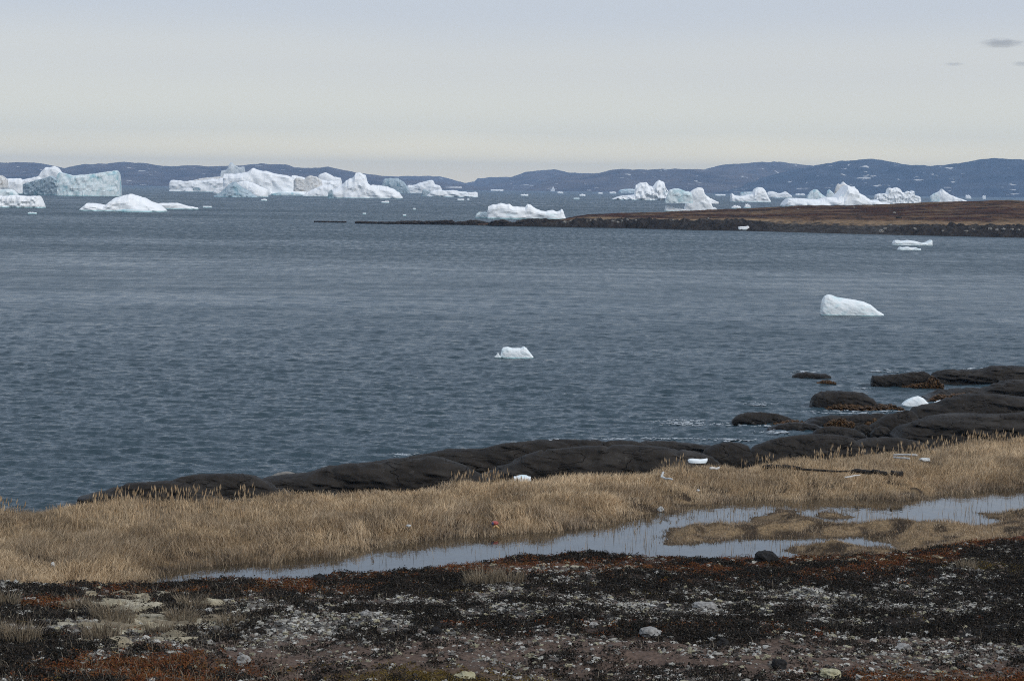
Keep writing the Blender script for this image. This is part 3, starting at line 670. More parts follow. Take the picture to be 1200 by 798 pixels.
def build_ground():
    u = np.concatenate([np.linspace(-1.6, -.505, 30), np.arange(-.5, -.30, .0022), np.arange(-.30, .30, .0013), np.arange(.30, .5, .0022), np.linspace(.505, 1.6, 30)])
    Y = np.concatenate([np.linspace(-40, 20, 40)[:-1], np.arange(20, 47, .05), np.arange(47, 92, .12), np.arange(92, 110, .5), np.linspace(112, 200, 20)])
    U, YY = np.meshgrid(u, Y)
    X = U * np.maximum(YY, 18)
    Z = ground(X, YY)
    red, moss, bare, cush, grey, black, px, row, toR = heath_fields(X, YY, Z)
    W = np.stack([red, moss, bare, cush * .6, grey * .8, black], -1) ** 3
    W /= W.sum(-1, keepdims=True) + 1e-9
    C = W @ np.stack([CRED, CMOSS, CBARE, CCUSH * .7, CGREY * .55, CBLK * 1.4])
    low = ss(-4.5, -7, toR)[..., None]
    d = np.full(X.shape, 5.0); m = (YY > 36) & (YY < 95) & (np.abs(X) < 60); d[m] = pond_d(X[m], YY[m])
    mud = np.array([.05, .036, .024]); straw = np.array([.24, .168, .095])
    nn = fbm2(X * 2, YY * 2, 3, 51)[..., None]
    lowc = mud + (straw - mud) * ss(.35, .6, nn) * ss(-.1, .5, d)[..., None]
    s = shore_s(X, YY)[..., None]
    shore = np.array([.03, .027, .025])
    lowc = lowc + (shore - lowc) * ss(-.3, 1.0, s)
    C = C * (1 - low) + lowc * low
    o = make('ground', np.stack([X, YY, Z], -1), grid_quads(len(Y), len(u)), None, M['attr_ground'], cols=C.reshape(-1, 3), smooth=True)
    tag(o, kind='structure')
build_ground()

def build_pond():
    xs = np.arange(-26, 45, .2); ys = np.arange(40, 84, .2)
    XX, YY = np.meshgrid(xs, ys)
    d = sdf(XX, YY, PW)
    ok = d < .95
    q = grid_quads(len(ys), len(xs))
    keep = ok.ravel()[q].all(1)
    q = q[keep]
    used, inv = np.unique(q, return_inverse=True)
    V = np.stack([XX.ravel(), YY.ravel(), np.full(XX.size, 1.0)], -1)[used]
    m, nt, b = new_mat('pond_water')
    b.inputs['Base Color'].default_value = (.030, .024, .016, 1)
    b.inputs['IOR'].default_value = 1.45; b.inputs['Roughness'].default_value = .03
    n = ntex(nt, coords(nt, (1, .5, 1)), 1.6, 4, .55)
    bump(nt, b, n, .012)
    o = make('pond', V, inv.reshape(-1, 4), None, m, smooth=True)
    tag(o, kind='structure')
build_pond()

# ------------------------------------------------------------------ dry grass
def blades(base, h, lean, w, c, bend=1.0):
    n = len(base)
    az = rng.uniform(0, 2 * math.pi, n)
    side = np.stack([np.cos(az), np.sin(az), np.zeros(n)], -1) * (w / 2)[:, None]
    up = np.stack([lean[:, 0] * .35, lean[:, 1] * .35, np.ones(n)], -1)
    up /= np.linalg.norm(up, axis=1)[:, None]
    mid = base + up * (h * .55)[:, None]
    up2 = np.stack([lean[:, 0] * (1.1 * bend), lean[:, 1] * (1.1 * bend), np.full(n, .9)], -1); up2 /= np.linalg.norm(up2, axis=1)[:, None]
    tip = mid + up2 * (h * .5)[:, None]
    V = np.stack([base - side, base + side, mid + side * .8, mid - side * .8, tip], 1).reshape(-1, 3)
    i = np.arange(n)[:, None] * 5
    q = i + np.array([[0, 1, 2, 3]]); t = i + np.array([[3, 2, 4]])
    return V, q, t, np.repeat(c, 5, axis=0)

def merge(parts):
    V = []; Q = []; T = []; C = []; k = 0
    for v, q, t, c in parts:
        V.append(v); C.append(c)
        if q is not None and len(q): Q.append(q + k)
        if t is not None and len(t): T.append(t + k)
        k += len(v)
    return np.concatenate(V), (np.concatenate(Q) if Q else None), (np.concatenate(T) if T else None), np.concatenate(C)

STRAW = np.array([.48, .343, .202]); STRAW2 = np.array([.61, .475, .312]); BROWN = np.array([.17, .112, .066]); GREYB = np.array([.25, .205, .155])
def straw_col(n, mixv, dark):
    a = rng.random((n, 1))
    c = STRAW * (1 - a) + STRAW2 * a
    c = c * (1 - dark[:, None]) + (BROWN * (1 - a) + GREYB * a) * dark[:, None]
    return c * rng.uniform(.65, 1.2, (n, 1)) * mixv[:, None]

def build_grass():
    n = 940000
    # sampling denser inside the view
    U = np.where(rng.random(n) < .72, rng.uniform(-.29, .29, n), rng.uniform(-.48, .48, n))
    Y = rng.uniform(41, 86, n); X = U * Y
    d = pond_d(X, Y); s = shore_s(X, Y); toR = rim_of(X, Y) - Y
    px, row = project(np.stack([X, Y, np.full(n, 1.15)], -1))
    # the bank on the sea side of the pond carries tall grass, the islands short brown sedge
    up_row = np.interp(px, [170, 229, 300, 409, 508, 600, 700, 771, 857, 900, 1083, 1106, 1200, 1400], [684, 664, 660, 645, 632, 626, 616, 602, 587, 586, 586, 580, 573, 566])
    tall = ss(3, -2, row - up_row) * np.ones(n)
    tall = np.where(px < 180, 1, tall)
    clump = fbm2(X * 1.1, Y * .9, 3, 61)
    big = fbm2(X * .22, Y * .3, 3, 62)
    p = np.where(tall > .5, 1.0, .62) * ss(.22, .42, clump + .12)
    p = p * ss(-.45, .3, d) * ss(.5, -.6, s) * ss(-3.2, -5.0, toR)
    hole = np.exp(-((px - 762) / 34) ** 2 - ((row - 597) / 7) ** 2)
    p = p * (1 - .85 * hole)
    k = rng.random(n) < p
    X, Y, d, s, tall, clump, big, px, row = [a[k] for a in (X, Y, d, s, tall, clump, big, px, row)]
    n = len(X); print('grass', n)
    Z = ground(X, Y, False) - .02
    h = (.14 + .20 * tall) * (.25 + 1.4 * clump) * rng.uniform(.55, 1.25, n) * (.75 + .25 * ss(0, 1.0, d)) 
    h *= 1 - .35 * ss(-2.5, 0, s)
    ang = 6.28 * 1.6 * fbm2(X * .5, Y * .5, 3, 63) + rng.normal(0, 1.3, n)
    mag = rng.uniform(.2, 1.6, n) * (.6 + .9 * fbm2(X * .7, Y * .7, 2, 64))
    lean = np.stack([np.cos(ang) * mag + .15, np.sin(ang) * mag], -1)
    dark = np.clip(.12 + .55 * (1 - tall) + .8 * (ss(.45, .62, fbm2(X * 1.0, Y * .7, 4, 65))) * .55 + .35 * ss(.7, .1, d), 0, .95)  # browner sedge and patches; pond-edge term paints the shade under tussocks
    mixv = .55 + .7 * big + .45 * fbm2(X * 1.6, Y * 1.2, 3, 69)
    c = straw_col(n, mixv, dark)
    A1 = blades(np.stack([X, Y, Z], -1), h, lean, rng.uniform(.008, .017, n), c)
    # seed stalks along the shore edge of the bank
    m = 2200
    U = rng.uniform(-.30, .30, m); ye = np.interp(U, EU, EY)
    Y = ye + -4.5 * rng.random(m) ** 1.6 - .3; X = U * Y
    kk = (fbm2(X * .6, Y * .2, 3, 66) > .43)
    X, Y = X[kk], Y[kk]; m = len(X)
    Z = ground(X, Y, False)
    hh = rng.uniform(.25, .6, m); az = rng.uniform(-.12, .3, m)
    base = np.stack([X, Y, Z], -1); tipd = np.stack([az, rng.normal(0, .1, m), np.ones(m)], -1)
    c = straw_col(m, np.full(m, .95), np.full(m, .25))
    A2 = blades(base, hh, tipd[:, :2] * .4, np.full(m, .014), c, .3)
    top = base + tipd * (hh * .78)[:, None]; e = tipd * .19
    sd = np.stack([np.full(m, .020), np.zeros(m), np.zeros(m)], -1)
    V = np.stack([top, top + e * .4 + sd, top + e, top + e * .4 - sd], 1).reshape(-1, 3)
    V2 = np.stack([top, top + e * .4 + sd[:, [1, 0, 2]], top + e, top + e * .4 - sd[:, [1, 0, 2]]], 1).reshape(-1, 3)
    q = np.arange(m)[:, None] * 4 + np.arange(4)[None]
    cc = np.repeat(straw_col(m, np.full(m, 1.0), np.full(m, .15)), 4, 0)
    v, qd, t, cl = merge([A1, A2, (V, q, None, cc), (V2, q, None, cc)])
    tag(make('dry_grass', v, qd, t, M['attr_grass'], cols=cl), 'dense dry straw-coloured grass between the pond and the shore rocks', 'grass', kind='stuff')
    # stems standing in the pond
    m = 30000
    U = rng.uniform(-.32, .32, m); Y = rng.uniform(44, 80, m); X = U * Y
    d = pond_d(X, Y); px, row = project(np.stack([X, Y, np.full(m, 1.0)], -1))
    cl_ = fbm2(X * .9, Y * .5, 3, 67)
    p = np.exp(d / .9) * .9 * (d < -.02) * ss(.3, .5, cl_) + .16 * (d < 0) * ss(.4, .6, fbm2(X * .5, Y * .3, 3, 68)) + .5 * ss(1080, 1120, px) * ss(.5, .6, cl_) * (d < -.3) * .3
    k = rng.random(m) < p
    X, Y = X[k], Y[k]; m = len(X); print('stems', m)
    A3 = blades(np.stack([X, Y, np.full(m, .9)], -1), rng.uniform(.18, .5, m), np.stack([rng.normal(0, .25, m), rng.normal(0, .2, m)], -1), rng.uniform(.008, .014, m), straw_col(m, np.full(m, .85), np.full(m, .35)), .5)
    tag(make('pond_reeds', *A3[:3], M['attr_grass'], cols=A3[3]), 'thin dry stems standing in the shallow pond', 'reeds', kind='stuff')
build_grass()

# ------------------------------------------------------------------ heath plants in the foreground
def clumps(cx, cy, r, h, k, ls, palette, jit=.35):
    """leaf-sized faces spread through low cushions"""
    n = len(cx); m = n * k
    C = np.repeat(np.arange(n), k)
    a = rng.uniform(0, 2 * math.pi, m); rho = np.sqrt(rng.random(m))
    x = cx[C] + np.cos(a) * rho * r[C]; y = cy[C] + np.sin(a) * rho * r[C]
    z = ground(x, y) + h[C] * (1 - rho ** 2) * rng.random(m) ** .5
    s = rng.uniform(.6, 1.4, (m, 1)) * ls
    d1 = rng.normal(size=(m, 3)); d1 /= np.linalg.norm(d1, axis=1)[:, None]
    d2 = np.cross(d1, rng.normal(size=(m, 3))); d2 /= np.linalg.norm(d2, axis=1)[:, None]
    p = np.stack([x, y, z], -1)
    V = np.stack([p - d1 * s, p + d2 * s * .55, p + d1 * s, p - d2 * s * .55], 1).reshape(-1, 3)
    q = np.arange(m)[:, None] * 4 + np.arange(4)[None]
    pal = np.array(palette); w = rng.random((m, 1)); i = rng.integers(0, len(pal), m); j = rng.integers(0, len(pal), n)
    c = pal[i] * .5 + pal[j][C] * .5
    c = c * rng.uniform(1 - jit, 1 + jit, (m, 1))
    return V, q, None, np.repeat(c, 4, 0)

ICO_V = None
def ico():
    t = (1 + 5 ** .5) / 2
    v = np.array([(-1, t, 0), (1, t, 0), (-1, -t, 0), (1, -t, 0), (0, -1, t), (0, 1, t), (0, -1, -t), (0, 1, -t), (t, 0, -1), (t, 0, 1), (-t, 0, -1), (-t, 0, 1)], float)
    f = [(0, 11, 5), (0, 5, 1), (0, 1, 7), (0, 7, 10), (0, 10, 11), (1, 5, 9), (5, 11, 4), (11, 10, 2), (10, 7, 6), (7, 1, 8), (3, 9, 4), (3, 4, 2), (3, 2, 6), (3, 6, 8), (3, 8, 9), (4, 9, 5), (2, 4, 11), (6, 2, 10), (8, 6, 7), (9, 8, 1)]
    v /= np.linalg.norm(v, axis=1)[:, None]
    v = list(map(tuple, v)); cache = {}
    def mid(a, b):
        k = (min(a, b), max(a, b))
        if k not in cache:
            p = (np.array(v[a]) + v[b]); p /= np.linalg.norm(p); cache[k] = len(v); v.append(tuple(p))
        return cache[k]
    f2 = []
    for a, b, c in f:
        ab, bc, ca = mid(a, b), mid(b, c), mid(c, a)
        f2 += [(a, ab, ca), (b, bc, ab), (c, ca, bc), (ab, bc, ca)]
    return np.array(v), np.array(f2)
ICO_V, ICO_F = ico()

def lumps_many(x, y, sx, sz, palette, jit=.25, rough=.35, sink=.3):
    n = len(x); nv = len(ICO_V)
    d = 1 + rough * rng.normal(size=(n, nv, 1)) * .6
    a = rng.uniform(0, 6.28, n); ca, sa = np.cos(a), np.sin(a)
    v = ICO_V[None] * d
    el = rng.uniform(.6, 1.5, n)
    vx = v[..., 0] * (sx * el)[:, None]; vy = v[..., 1] * sx[:, None]
    X = x[:, None] + vx * ca[:, None] - vy * sa[:, None]; Yy = y[:, None] + vx * sa[:, None] + vy * ca[:, None]
    Zz = (ground(x, y) + sz * sink)[:, None] + v[..., 2] * sz[:, None]
    V = np.stack([X, Yy, Zz], -1).reshape(-1, 3)
    T = (np.arange(n)[:, None, None] * nv + ICO_F[None]).reshape(-1, 3)
    pal = np.array(palette); c = pal[rng.integers(0, len(pal), n)] * rng.uniform(1 - jit, 1 + jit, (n, 1))
    c = np.repeat(c, nv, 0) * rng.uniform(.8, 1.2, (n * nv, 1))
    return V, None, T, c

def sample_fg(n):
    Y = rng.uniform(22.5, 46, n); U = np.where(rng.random(n) < .70, rng.uniform(-.275, .275, n), rng.uniform(-.46, .46, n)); X = U * Y
    toR = rim_of(X, Y) - Y
    k = toR > -1.0
    X, Y = X[k], Y[k]
    Z = ground(X, Y)
    return X, Y, heath_fields(X, Y, Z)

def build_heath():
    X, Y, f = sample_fg(76000)
    red, moss, bare, cush, grey, black = f[:6]
    tot = np.stack([red, moss, bare, cush, grey, black], -1) ** 2.2
    tot /= tot.sum(-1, keepdims=True)
    pick = (tot.cumsum(-1) > rng.random((len(X), 1))).argmax(-1)
    g2 = fbm2(X * 2.2, Y * 1.6, 3, 71)
    # crowberry
    k = (pick == 5) & (g2 > .36); x, y = X[k], Y[k]; n = len(x)
    v = clumps(x, y, rng.uniform(.06, .22, n), rng.uniform(.03, .11, n), 34, .016, [(.009, .009, .008), (.014, .013, .011), (.034, .023, .015), (.009, .010, .008), (.060, .050, .040), (.022, .015, .010)])
    tag(make('crowberry_mat', v[0], v[1], None, M['attr_leaf'], cols=v[3]), 'blackish crowberry mats spread over the foreground heath', 'crowberry', kind='stuff')
    # red heath
    k = pick == 0; x, y = X[k], Y[k]; n = len(x)
    v = clumps(x, y, rng.uniform(.06, .2, n), rng.uniform(.03, .10, n), 36, .014, [(.17, .048, .016), (.11, .034, .014), (.18, .075, .02), (.07, .028, .015), (.12, .07, .026)])
    tag(make('red_dwarf_heath', v[0], v[1], None, M['attr_leaf'], cols=v[3]), 'rust-red autumn dwarf shrubs along the rim and bottom corners of the heath', 'dwarf shrubs', kind='stuff')
    # moss
    k = pick == 1; x, y = X[k], Y[k]; n = len(x)
    v = clumps(x, y, rng.uniform(.05, .16, n), rng.uniform(.02, .07, n), 34, .011, [(.15, .10, .02), (.10, .066, .014), (.17, .125, .03), (.06, .042, .014)])
    tag(make('moss_cushions', v[0], v[1], None, M['attr_leaf'], cols=v[3]), 'ochre-green moss cushions at the foot of the heath', 'moss', kind='stuff')
    # grey lichen crumbs
    P = []
    k = (pick == 4); x, y = X[k], Y[k]
    rep = 4
    x = np.repeat(x, rep) + rng.normal(0, .13, len(x) * rep); y = np.repeat(y, rep) + rng.normal(0, .11, len(y) * rep); n = len(x)
    sz = .007 + .042 * rng.random(n) ** 3.2
    P.append(lumps_many(x, y, sz, sz * rng.uniform(.35, .7, n), [(.20, .19, .17), (.28, .265, .235), (.11, .10, .09), (.40, .385, .35), (.06, .053, .046), (.27, .245, .17), (.13, .105, .09), (.38, .365, .32)], rough=.5))
    k2 = (pick == 2) | (pick == 5); k2 &= rng.random(len(X)) < .35; x, y = X[k2], Y[k2]; n = len(x)
    sz = .008 + .028 * rng.random(n) ** 3
    P.append(lumps_many(x, y, sz, sz * .7, [(.28, .265, .24), (.07, .058, .05), (.40, .385, .35), (.03, .026, .023), (.12, .095, .08), (.30, .28, .20)]))
    v, q, t, c = merge(P)
    tag(make('grey_lichen', v, q, t, M['attr_lichen'], cols=c), 'grey-white lichen crumbs scattered over the dark heath', 'lichen', kind='stuff')
    # yellow-tan lichen cushions
    k = (pick == 3); x, y = X[k], Y[k]; n = len(x)
    k = rng.random(n) < .85; x, y = x[k], y[k]; n = len(x)
    sz = (.025 + .17 * rng.random(n) ** 2.2) * np.where(f[6][pick == 3][k] < 330, 1, .45)
    v, q, t, c = lumps_many(x, y, sz, sz * rng.uniform(.2, .4, n), [(.33, .29, .205), (.27, .23, .16), (.38, .34, .255), (.20, .165, .115)], rough=.42, sink=.1)
    tag(make('tan_lichen_cushions', v, q, t, M['attr_lichen'], cols=c), 'pale tan reindeer-lichen cushions on the left of the heath', 'lichen', kind='stuff')
    # stray bare twigs and dead blades
    k = rng.random(len(X)) < .05 + .5 * np.exp(-((f[6] - 170) / 150) ** 2); x, y = X[k], Y[k]; n = len(x)
    z = ground(x, y); an = rng.uniform(0, 6.28, n); mg = rng.uniform(.3, 1.8, n)
    pale = rng.random((n, 1))
    c = np.array([.10, .075, .05]) * (1 - pale) + np.array([.26, .22, .165]) * pale
    v = blades(np.stack([x, y, z], -1), rng.uniform(.06, .2, n), np.stack([np.cos(an) * mg, np.sin(an) * mg], -1), rng.uniform(.004, .009, n), c)
    tag(make('dead_twigs', *v[:3], M['attr_grass'], cols=v[3]), 'thin dead twigs and blades standing among the heath plants', 'twigs', kind='stuff')
build_heath()

def ground_hit(px, row, lo=22, hi=112, lift=0.0):
    ys = np.linspace(lo, hi, 3000); d = ray(np.array(float(px)), np.array(float(row)))
    x = d[0] / d[1] * ys; z = CAM[2] + d[2] / d[1] * ys
    g = ground(x, ys); k = np.argmax(z < g + lift)
    return np.array([x[k], ys[k], g[k]])

# grass tufts standing on the heath
tufts = [(24, 752, .62, 'bushy dry grass tuft low at the left edge of the heath', 420), (8, 708, .5, 'small dry tuft at the left edge, just under the tall grass bank', 200), (92, 712, .5, 'brown dry tuft beside the red patch on the left heath', 240),
         (132, 728, .75, 'tallest grey dry tuft left of the tan lichen cushions', 420), (120, 746, .6, 'dry tuft in front of the tallest grey one', 320), (186, 742, .5, 'small dry tuft below the tan lichen cushions', 220), (212, 730, .6, 'loose dry tuft right of the tan lichen cushions', 300),
         (226, 712, .6, 'thin grey dry tuft near the rim above the loose one', 260), (270, 732, .5, 'brown dry tuft right of the lichen cushions, on dark heath', 220), (566, 684, .75, 'sprawling grey dry grass under the middle of the pond', 420), (598, 682, .6, 'thin dry grass right of the sprawling grey one', 260), (1134, 665, .5, 'spiky dry tuft on the red heath below the right marsh', 200)]
for k, (px, row, sz, lab, n) in enumerate(tufts):
    c0 = ground_hit(px, row)
    r_ = np.sqrt(rng.random(n)) * .30 * sz; a_ = rng.uniform(0, 6.28, n)
    x = np.cos(a_) * r_ * 1.4; y = np.sin(a_) * r_
    z = ground(c0[0] + x, c0[1] + y) - c0[2]
    an = a_ + rng.normal(0, .7, n); mg = rng.uniform(.2, 1.1, n)
    pale = rng.random((n, 1)); c = np.array([.15, .11, .07]) * (1 - pale) + np.array([.30, .25, .18]) * pale
    v = blades(np.stack([x, y, z - .02], -1), rng.uniform(.22, .55, n) * sz, np.stack([np.cos(an) * mg, np.sin(an) * mg], -1), rng.uniform(.006, .012, n), c)
    o = make('grass_tuft', *v[:3], M['attr_grass'], cols=v[3]); o.location = c0
    tag(o, lab, 'grass tuft', 'dry grass tufts on the heath')

# single stones
def stone(label, px, row, w, h, mk, group, seed, lo=22, zadd=0.0):
    c0 = ground_hit(px, row, lo, lift=zadd); s = c0[1] / F
    n = len(ICO_V)
    # two subdivision levels of the same ball
    v, f = ICO_V, ICO_F
    vv = list(map(tuple, v)); cache = {}; f2 = []
    def mid(a, b):
        k = (min(a, b), max(a, b))
        if k not in cache:
            p = np.array(vv[a]) + vv[b]; p /= np.linalg.norm(p); cache[k] = len(vv); vv.append(tuple(p))
        return cache[k]
    for a, b, c in f:
        ab, bc, ca = mid(a, b), mid(b, c), mid(c, a); f2 += [(a, ab, ca), (b, bc, ab), (c, ca, bc), (ab, bc, ca)]
    v = np.array(vv)
    r = 1 + 1.0 * (fbm3(v[:, 0] * 1.6 + seed, v[:, 1] * 1.6, v[:, 2] * 1.6, 3, seed) - .5) + .40 * (fbm3(v[:, 0] * 5 + seed, v[:, 1] * 6, v[:, 2] * 6, 2, seed) - .5)
    v = v * r[:, None] * np.array([w * s * .5, w * s * .42, h * s * .62])
    v[:, 2] += h * s * .25 + zadd
    o = make('stone', v, None, f2, M[mk], smooth=False); o.location = c0
    return tag(o, label, 'stone', group)
SG = 'single stones on the heath'
stone('dark boulder on the heath rim against the pond', 897, 657, 27, 13, 'rock_black', SG, 1)
stone('pale round lichen stone at the lower left of the heath', 285, 778, 17, 13, 'heath_rock', SG, 2)
stone('small pale stone on the black heath left of centre', 430, 721, 14, 7, 'heath_rock', SG, 3)
stone('flat pale stone on the black heath right of centre', 827, 713, 27, 9, 'heath_rock', SG, 4)
stone('grey lichened lump below the flat pale stone', 762, 745, 28, 11, 'heath_rock', SG, 5)
stone('grey lichened lump at the lower right of the heath', 1060, 763, 20, 11, 'heath_rock', SG, 6)
stone('black jagged stone on the bare brown soil at the bottom', 913, 783, 18, 12, 'rock_black', SG, 7)
stone('brown-black stone above the bare soil strip', 847, 757, 15, 11, 'rock_black', SG, 8)
stone('yellow lichen-covered stone at the bottom edge, right of centre', 974, 792, 24, 9, 'rock_yellow', SG, 9)
stone('small whitish stone on the black heath under the flat pale stone', 696, 734, 11, 6, 'heath_rock', SG, 10)
stone('pale flat stone left of the grey lichened lump at lower right', 1070, 746, 14, 5, 'heath_rock', SG, 11)
stone('yellowish stone at the bottom edge, left of centre', 545, 795, 26, 9, 'rock_yellow', SG, 12)
stone('black crag stone on the near pond shore', 374, 680, 16, 9, 'rock_black', SG, 13)
stone('dark reddish stone in the middle of the black heath', 511, 742, 12, 9, 'rock_black', SG, 14)
BG = 'stones and litter on the grass bank'
stone('grey-white egg-shaped stone at the muddy notch of the pond bank', 774, 599, 7, 7, 'white_litter', BG, 21, 44)
stone('white scrap lying in the tall grass at the left', 62, 663, 5, 5, 'white_litter', BG, 22, 44, .12)
stone('white scrap in the grass above the middle of the pond', 479, 617, 6, 2.4, 'white_litter', BG, 23, 44, .2)
stone('tiny white scrap high on the grass bank, right of the white branched litter', 818, 575, 4, 2, 'white_litter', BG, 24, 44, .2)

# ------------------------------------------------------------------ driftwood and litter
def log(name, label, p0, p1, r0, r1, mk, lift=.0, group=None, cat='driftwood', parent=None, n=26, m=10, seed=0, wob=.2):
    a = ground_hit(*p0, lo=52, lift=lift); b = ground_hit(*p1, lo=52, lift=lift)
    a = a + [0, 0, lift]; b = b + [0, 0, lift]
    ax = b - a; L = np.linalg.norm(ax); ax /= L
    s1 = np.cross(ax, [0, 0, 1]); s1 /= np.linalg.norm(s1); s2 = np.cross(s1, ax)
    t = np.linspace(0, 1, n); an = np.linspace(0, 2 * math.pi, m, endpoint=False)
    T, AN = np.meshgrid(t, an, indexing='ij')
    rad = (r0 + (r1 - r0) * T) * (1 + wob * (noise2(T * 9 + seed, AN * .8, seed) - .5)) * np.where((T < .01) | (T > .99), .55, 1)
    off = (noise2(t * 3 + seed, t * 0, seed + 3) - .5) * r0 * .7
    rad = rad * .75
    V = a + ax * (T * L)[..., None] + s1 * (np.cos(AN) * rad)[..., None] + s2 * (np.sin(AN) * rad + off[:, None])[..., None]
    V = V.reshape(-1, 3)
    i = np.arange(n - 1)[:, None] * m; j = np.arange(m)[None]; jn = (j + 1) % m
    q = np.stack([i + j, i + jn, i + m + jn, i + m + j], -1).reshape(-1, 4)
    V = np.vstack([V, a, b]); c0 = n * m
    tt = np.concatenate([np.stack([np.full(m, c0), (np.arange(m) + 1) % m, np.arange(m)], -1), np.stack([np.full(m, c0 + 1), (n - 1) * m + np.arange(m), (n - 1) * m + (np.arange(m) + 1) % m], -1)])
    og = a if parent is None else np.array(parent.location)
    o = make(name, V - og, q, tt, M[mk], parent, smooth=True)
    if parent is None:
        o.location = a; tag(o, label, cat, group)
    return o
DG = 'driftwood lying in the shore grass'
log('driftwood_log', 'longest black driftwood log in the grass behind the pond bank', (894, 546), (940, 549), .10, .09, 'wood_dark', .22, DG, seed=1)
log('driftwood_log', 'thin grey driftwood pole right of the longest black log', (938, 550), (1000, 552.5), .05, .04, 'wood_dark', .24, DG, seed=2)
log('driftwood_log', 'black driftwood log in the middle of the broken line', (996, 552), (1022, 553.5), .10, .10, 'wood_dark', .24, DG, seed=3)
log('driftwood_log', 'black stubby log before the last piece of the broken line', (1022, 553.5), (1040, 554), .11, .09, 'wood_dark', .24, DG, seed=4)
log('driftwood_log', 'last short black piece at the right of the broken line', (1044, 554), (1058, 554.5), .11, .12, 'wood_dark', .24, DG, seed=5)
log('driftwood_plank', 'long bleached plank lying uppermost in the grass on the right', (1047, 533), (1075, 534), .055, .05, 'wood_pale', .42, DG, seed=6)
log('driftwood_plank', 'grey bleached plank just below the long one', (1047, 536), (1066, 538), .05, .045, 'wood_pale', .36, DG, seed=7)
log('driftwood_plank', 'thin pale stick below the broken line of black logs', (990, 559), (1008, 556.5), .04, .03, 'wood_pale', .34, DG, seed=8)
log('driftwood_plank', 'short pale plank at the grass edge below the bluish ice slab', (832, 549), (843, 548.5), .06, .05, 'wood_pale', .3, DG, seed=9)
def box_blob(name, label, px, row, w, h, mk, lift, cat, group):
    o = stone(label, px, row, w, h, mk, group, 77, 52, lift); o.name = name; o['category'] = cat; return o
box_blob('plastic_jug', 'crumpled white jug at the right end of the bleached planks', 1084, 540, 13, 4, 'white_litter', .2, 'litter', BG)
o = empty('white_litter', ground_hit(778, 560, 52, lift=.3)); tag(o, 'white branched litter on the grass bank under the rounded rock', 'litter', BG)
log('upright_arm', None, (775, 559), (777.5, 553), .05, .05, 'white_litter', .3, parent=o, seed=10)
log('lying_arm', None, (776, 559.5), (788, 562), .05, .04, 'white_litter', .36, parent=o, seed=11)

def float_toy():
    c0 = ground_hit(580, 622.5, 44); s = .82 * c0[1] / F
    root = empty('fishing_float', c0); tag(root, 'red and yellow plastic float washed into the grass at the pond edge', 'float', BG)
    th = np.linspace(0, math.pi, 14); ph = np.linspace(0, 2 * math.pi, 20)
    TH, PH = np.meshgrid(th, ph, indexing='ij')
    r = 5.2 * s
    V = np.stack([np.sin(TH) * np.cos(PH) * r, np.sin(TH) * np.sin(PH) * r * .8, np.cos(TH) * r * .62 + .24], -1)
    make('float_body', V, grid_quads(14, 20), None, M['plastic_red'], root, smooth=True)
    for sx in (-1, 1):
        t = np.linspace(0, 1, 10); an = np.linspace(0, 2 * math.pi, 8)
        T, AN = np.meshgrid(t, an, indexing='ij')
        cx = sx * (.3 + 4.2 * T) * s + .03; cz = .17 - .05 * T ** 1.6
        rr = .045 * (1 - .5 * T)
        V = np.stack([cx + np.cos(AN) * rr * .5, -.13 - .04 * T + np.cos(AN) * rr, cz + np.sin(AN) * rr], -1)
        make('yellow_flap', V, grid_quads(10, 8), None, M['plastic_yellow'], root, smooth=True)
    V = np.stack([np.sin(TH) * np.cos(PH) * .035 - .07, np.sin(TH) * np.sin(PH) * .03 - .10, np.cos(TH) * .05 + .24], -1)
    make('float_eyelet', V, grid_quads(14, 20), None, M['plastic_blue'], root, smooth=True)
float_toy()

# ------------------------------------------------------------------ foam around the rocks
def foam():
    P = []
    for px, row, w, h, n in [(942, 435.5, 14, 1.5, 30), (1045, 435, 30, 1.5, 50), (1138, 431.5, 14, 1.2, 40), (800, 494, 28, 2.5, 90), (888, 473, 16, 2, 50), (975, 481.5, 40, 1, 40), (900, 499, 30, 1.5, 40), (820, 497, 50, 2, 60),
                             (470, 533, 14, 2, 40), (720, 514, 20, 1, 30), (780, 513.5, 30, 1.2, 50), (1040, 481.5, 14, 1, 30), (1010, 455, 12, 1, 10), (860, 515, 30, 2.0, 70), (905, 506, 26, 2, 50), (650, 515.5, 12, .8, 20), (995, 484, 40, 1, 40)]:
        q = rng.normal(size=(n, 2)) * [w * .5, h * .5] + [px, row]
        p = at_z(q[:, 0], q[:, 1], 0.05)
        n = len(p); L = .012 + .07 * rng.random(n) ** 2 * (p[:, 1] / 100)
        v = ICO_V[None] * (1 + .2 * rng.normal(size=(n, len(ICO_V), 1))) * np.stack([L * 2.2, L * 1.1, L * 0 + .012], -1)[:, None, :] + p[:, None, :]
        P.append((v.reshape(-1, 3), None, (np.arange(n)[:, None, None] * len(ICO_V) + ICO_F[None]).reshape(-1, 3), np.tile(np.array([[.44, .48, .51]]), (n * len(ICO_V), 1))))
    v, q, t, c = merge(P)
    tag(make('sea_foam', v, None, t, M['attr_lichen'], cols=c, smooth=True), 'thin white foam washing round the shore rocks', 'foam', kind='stuff')
foam()

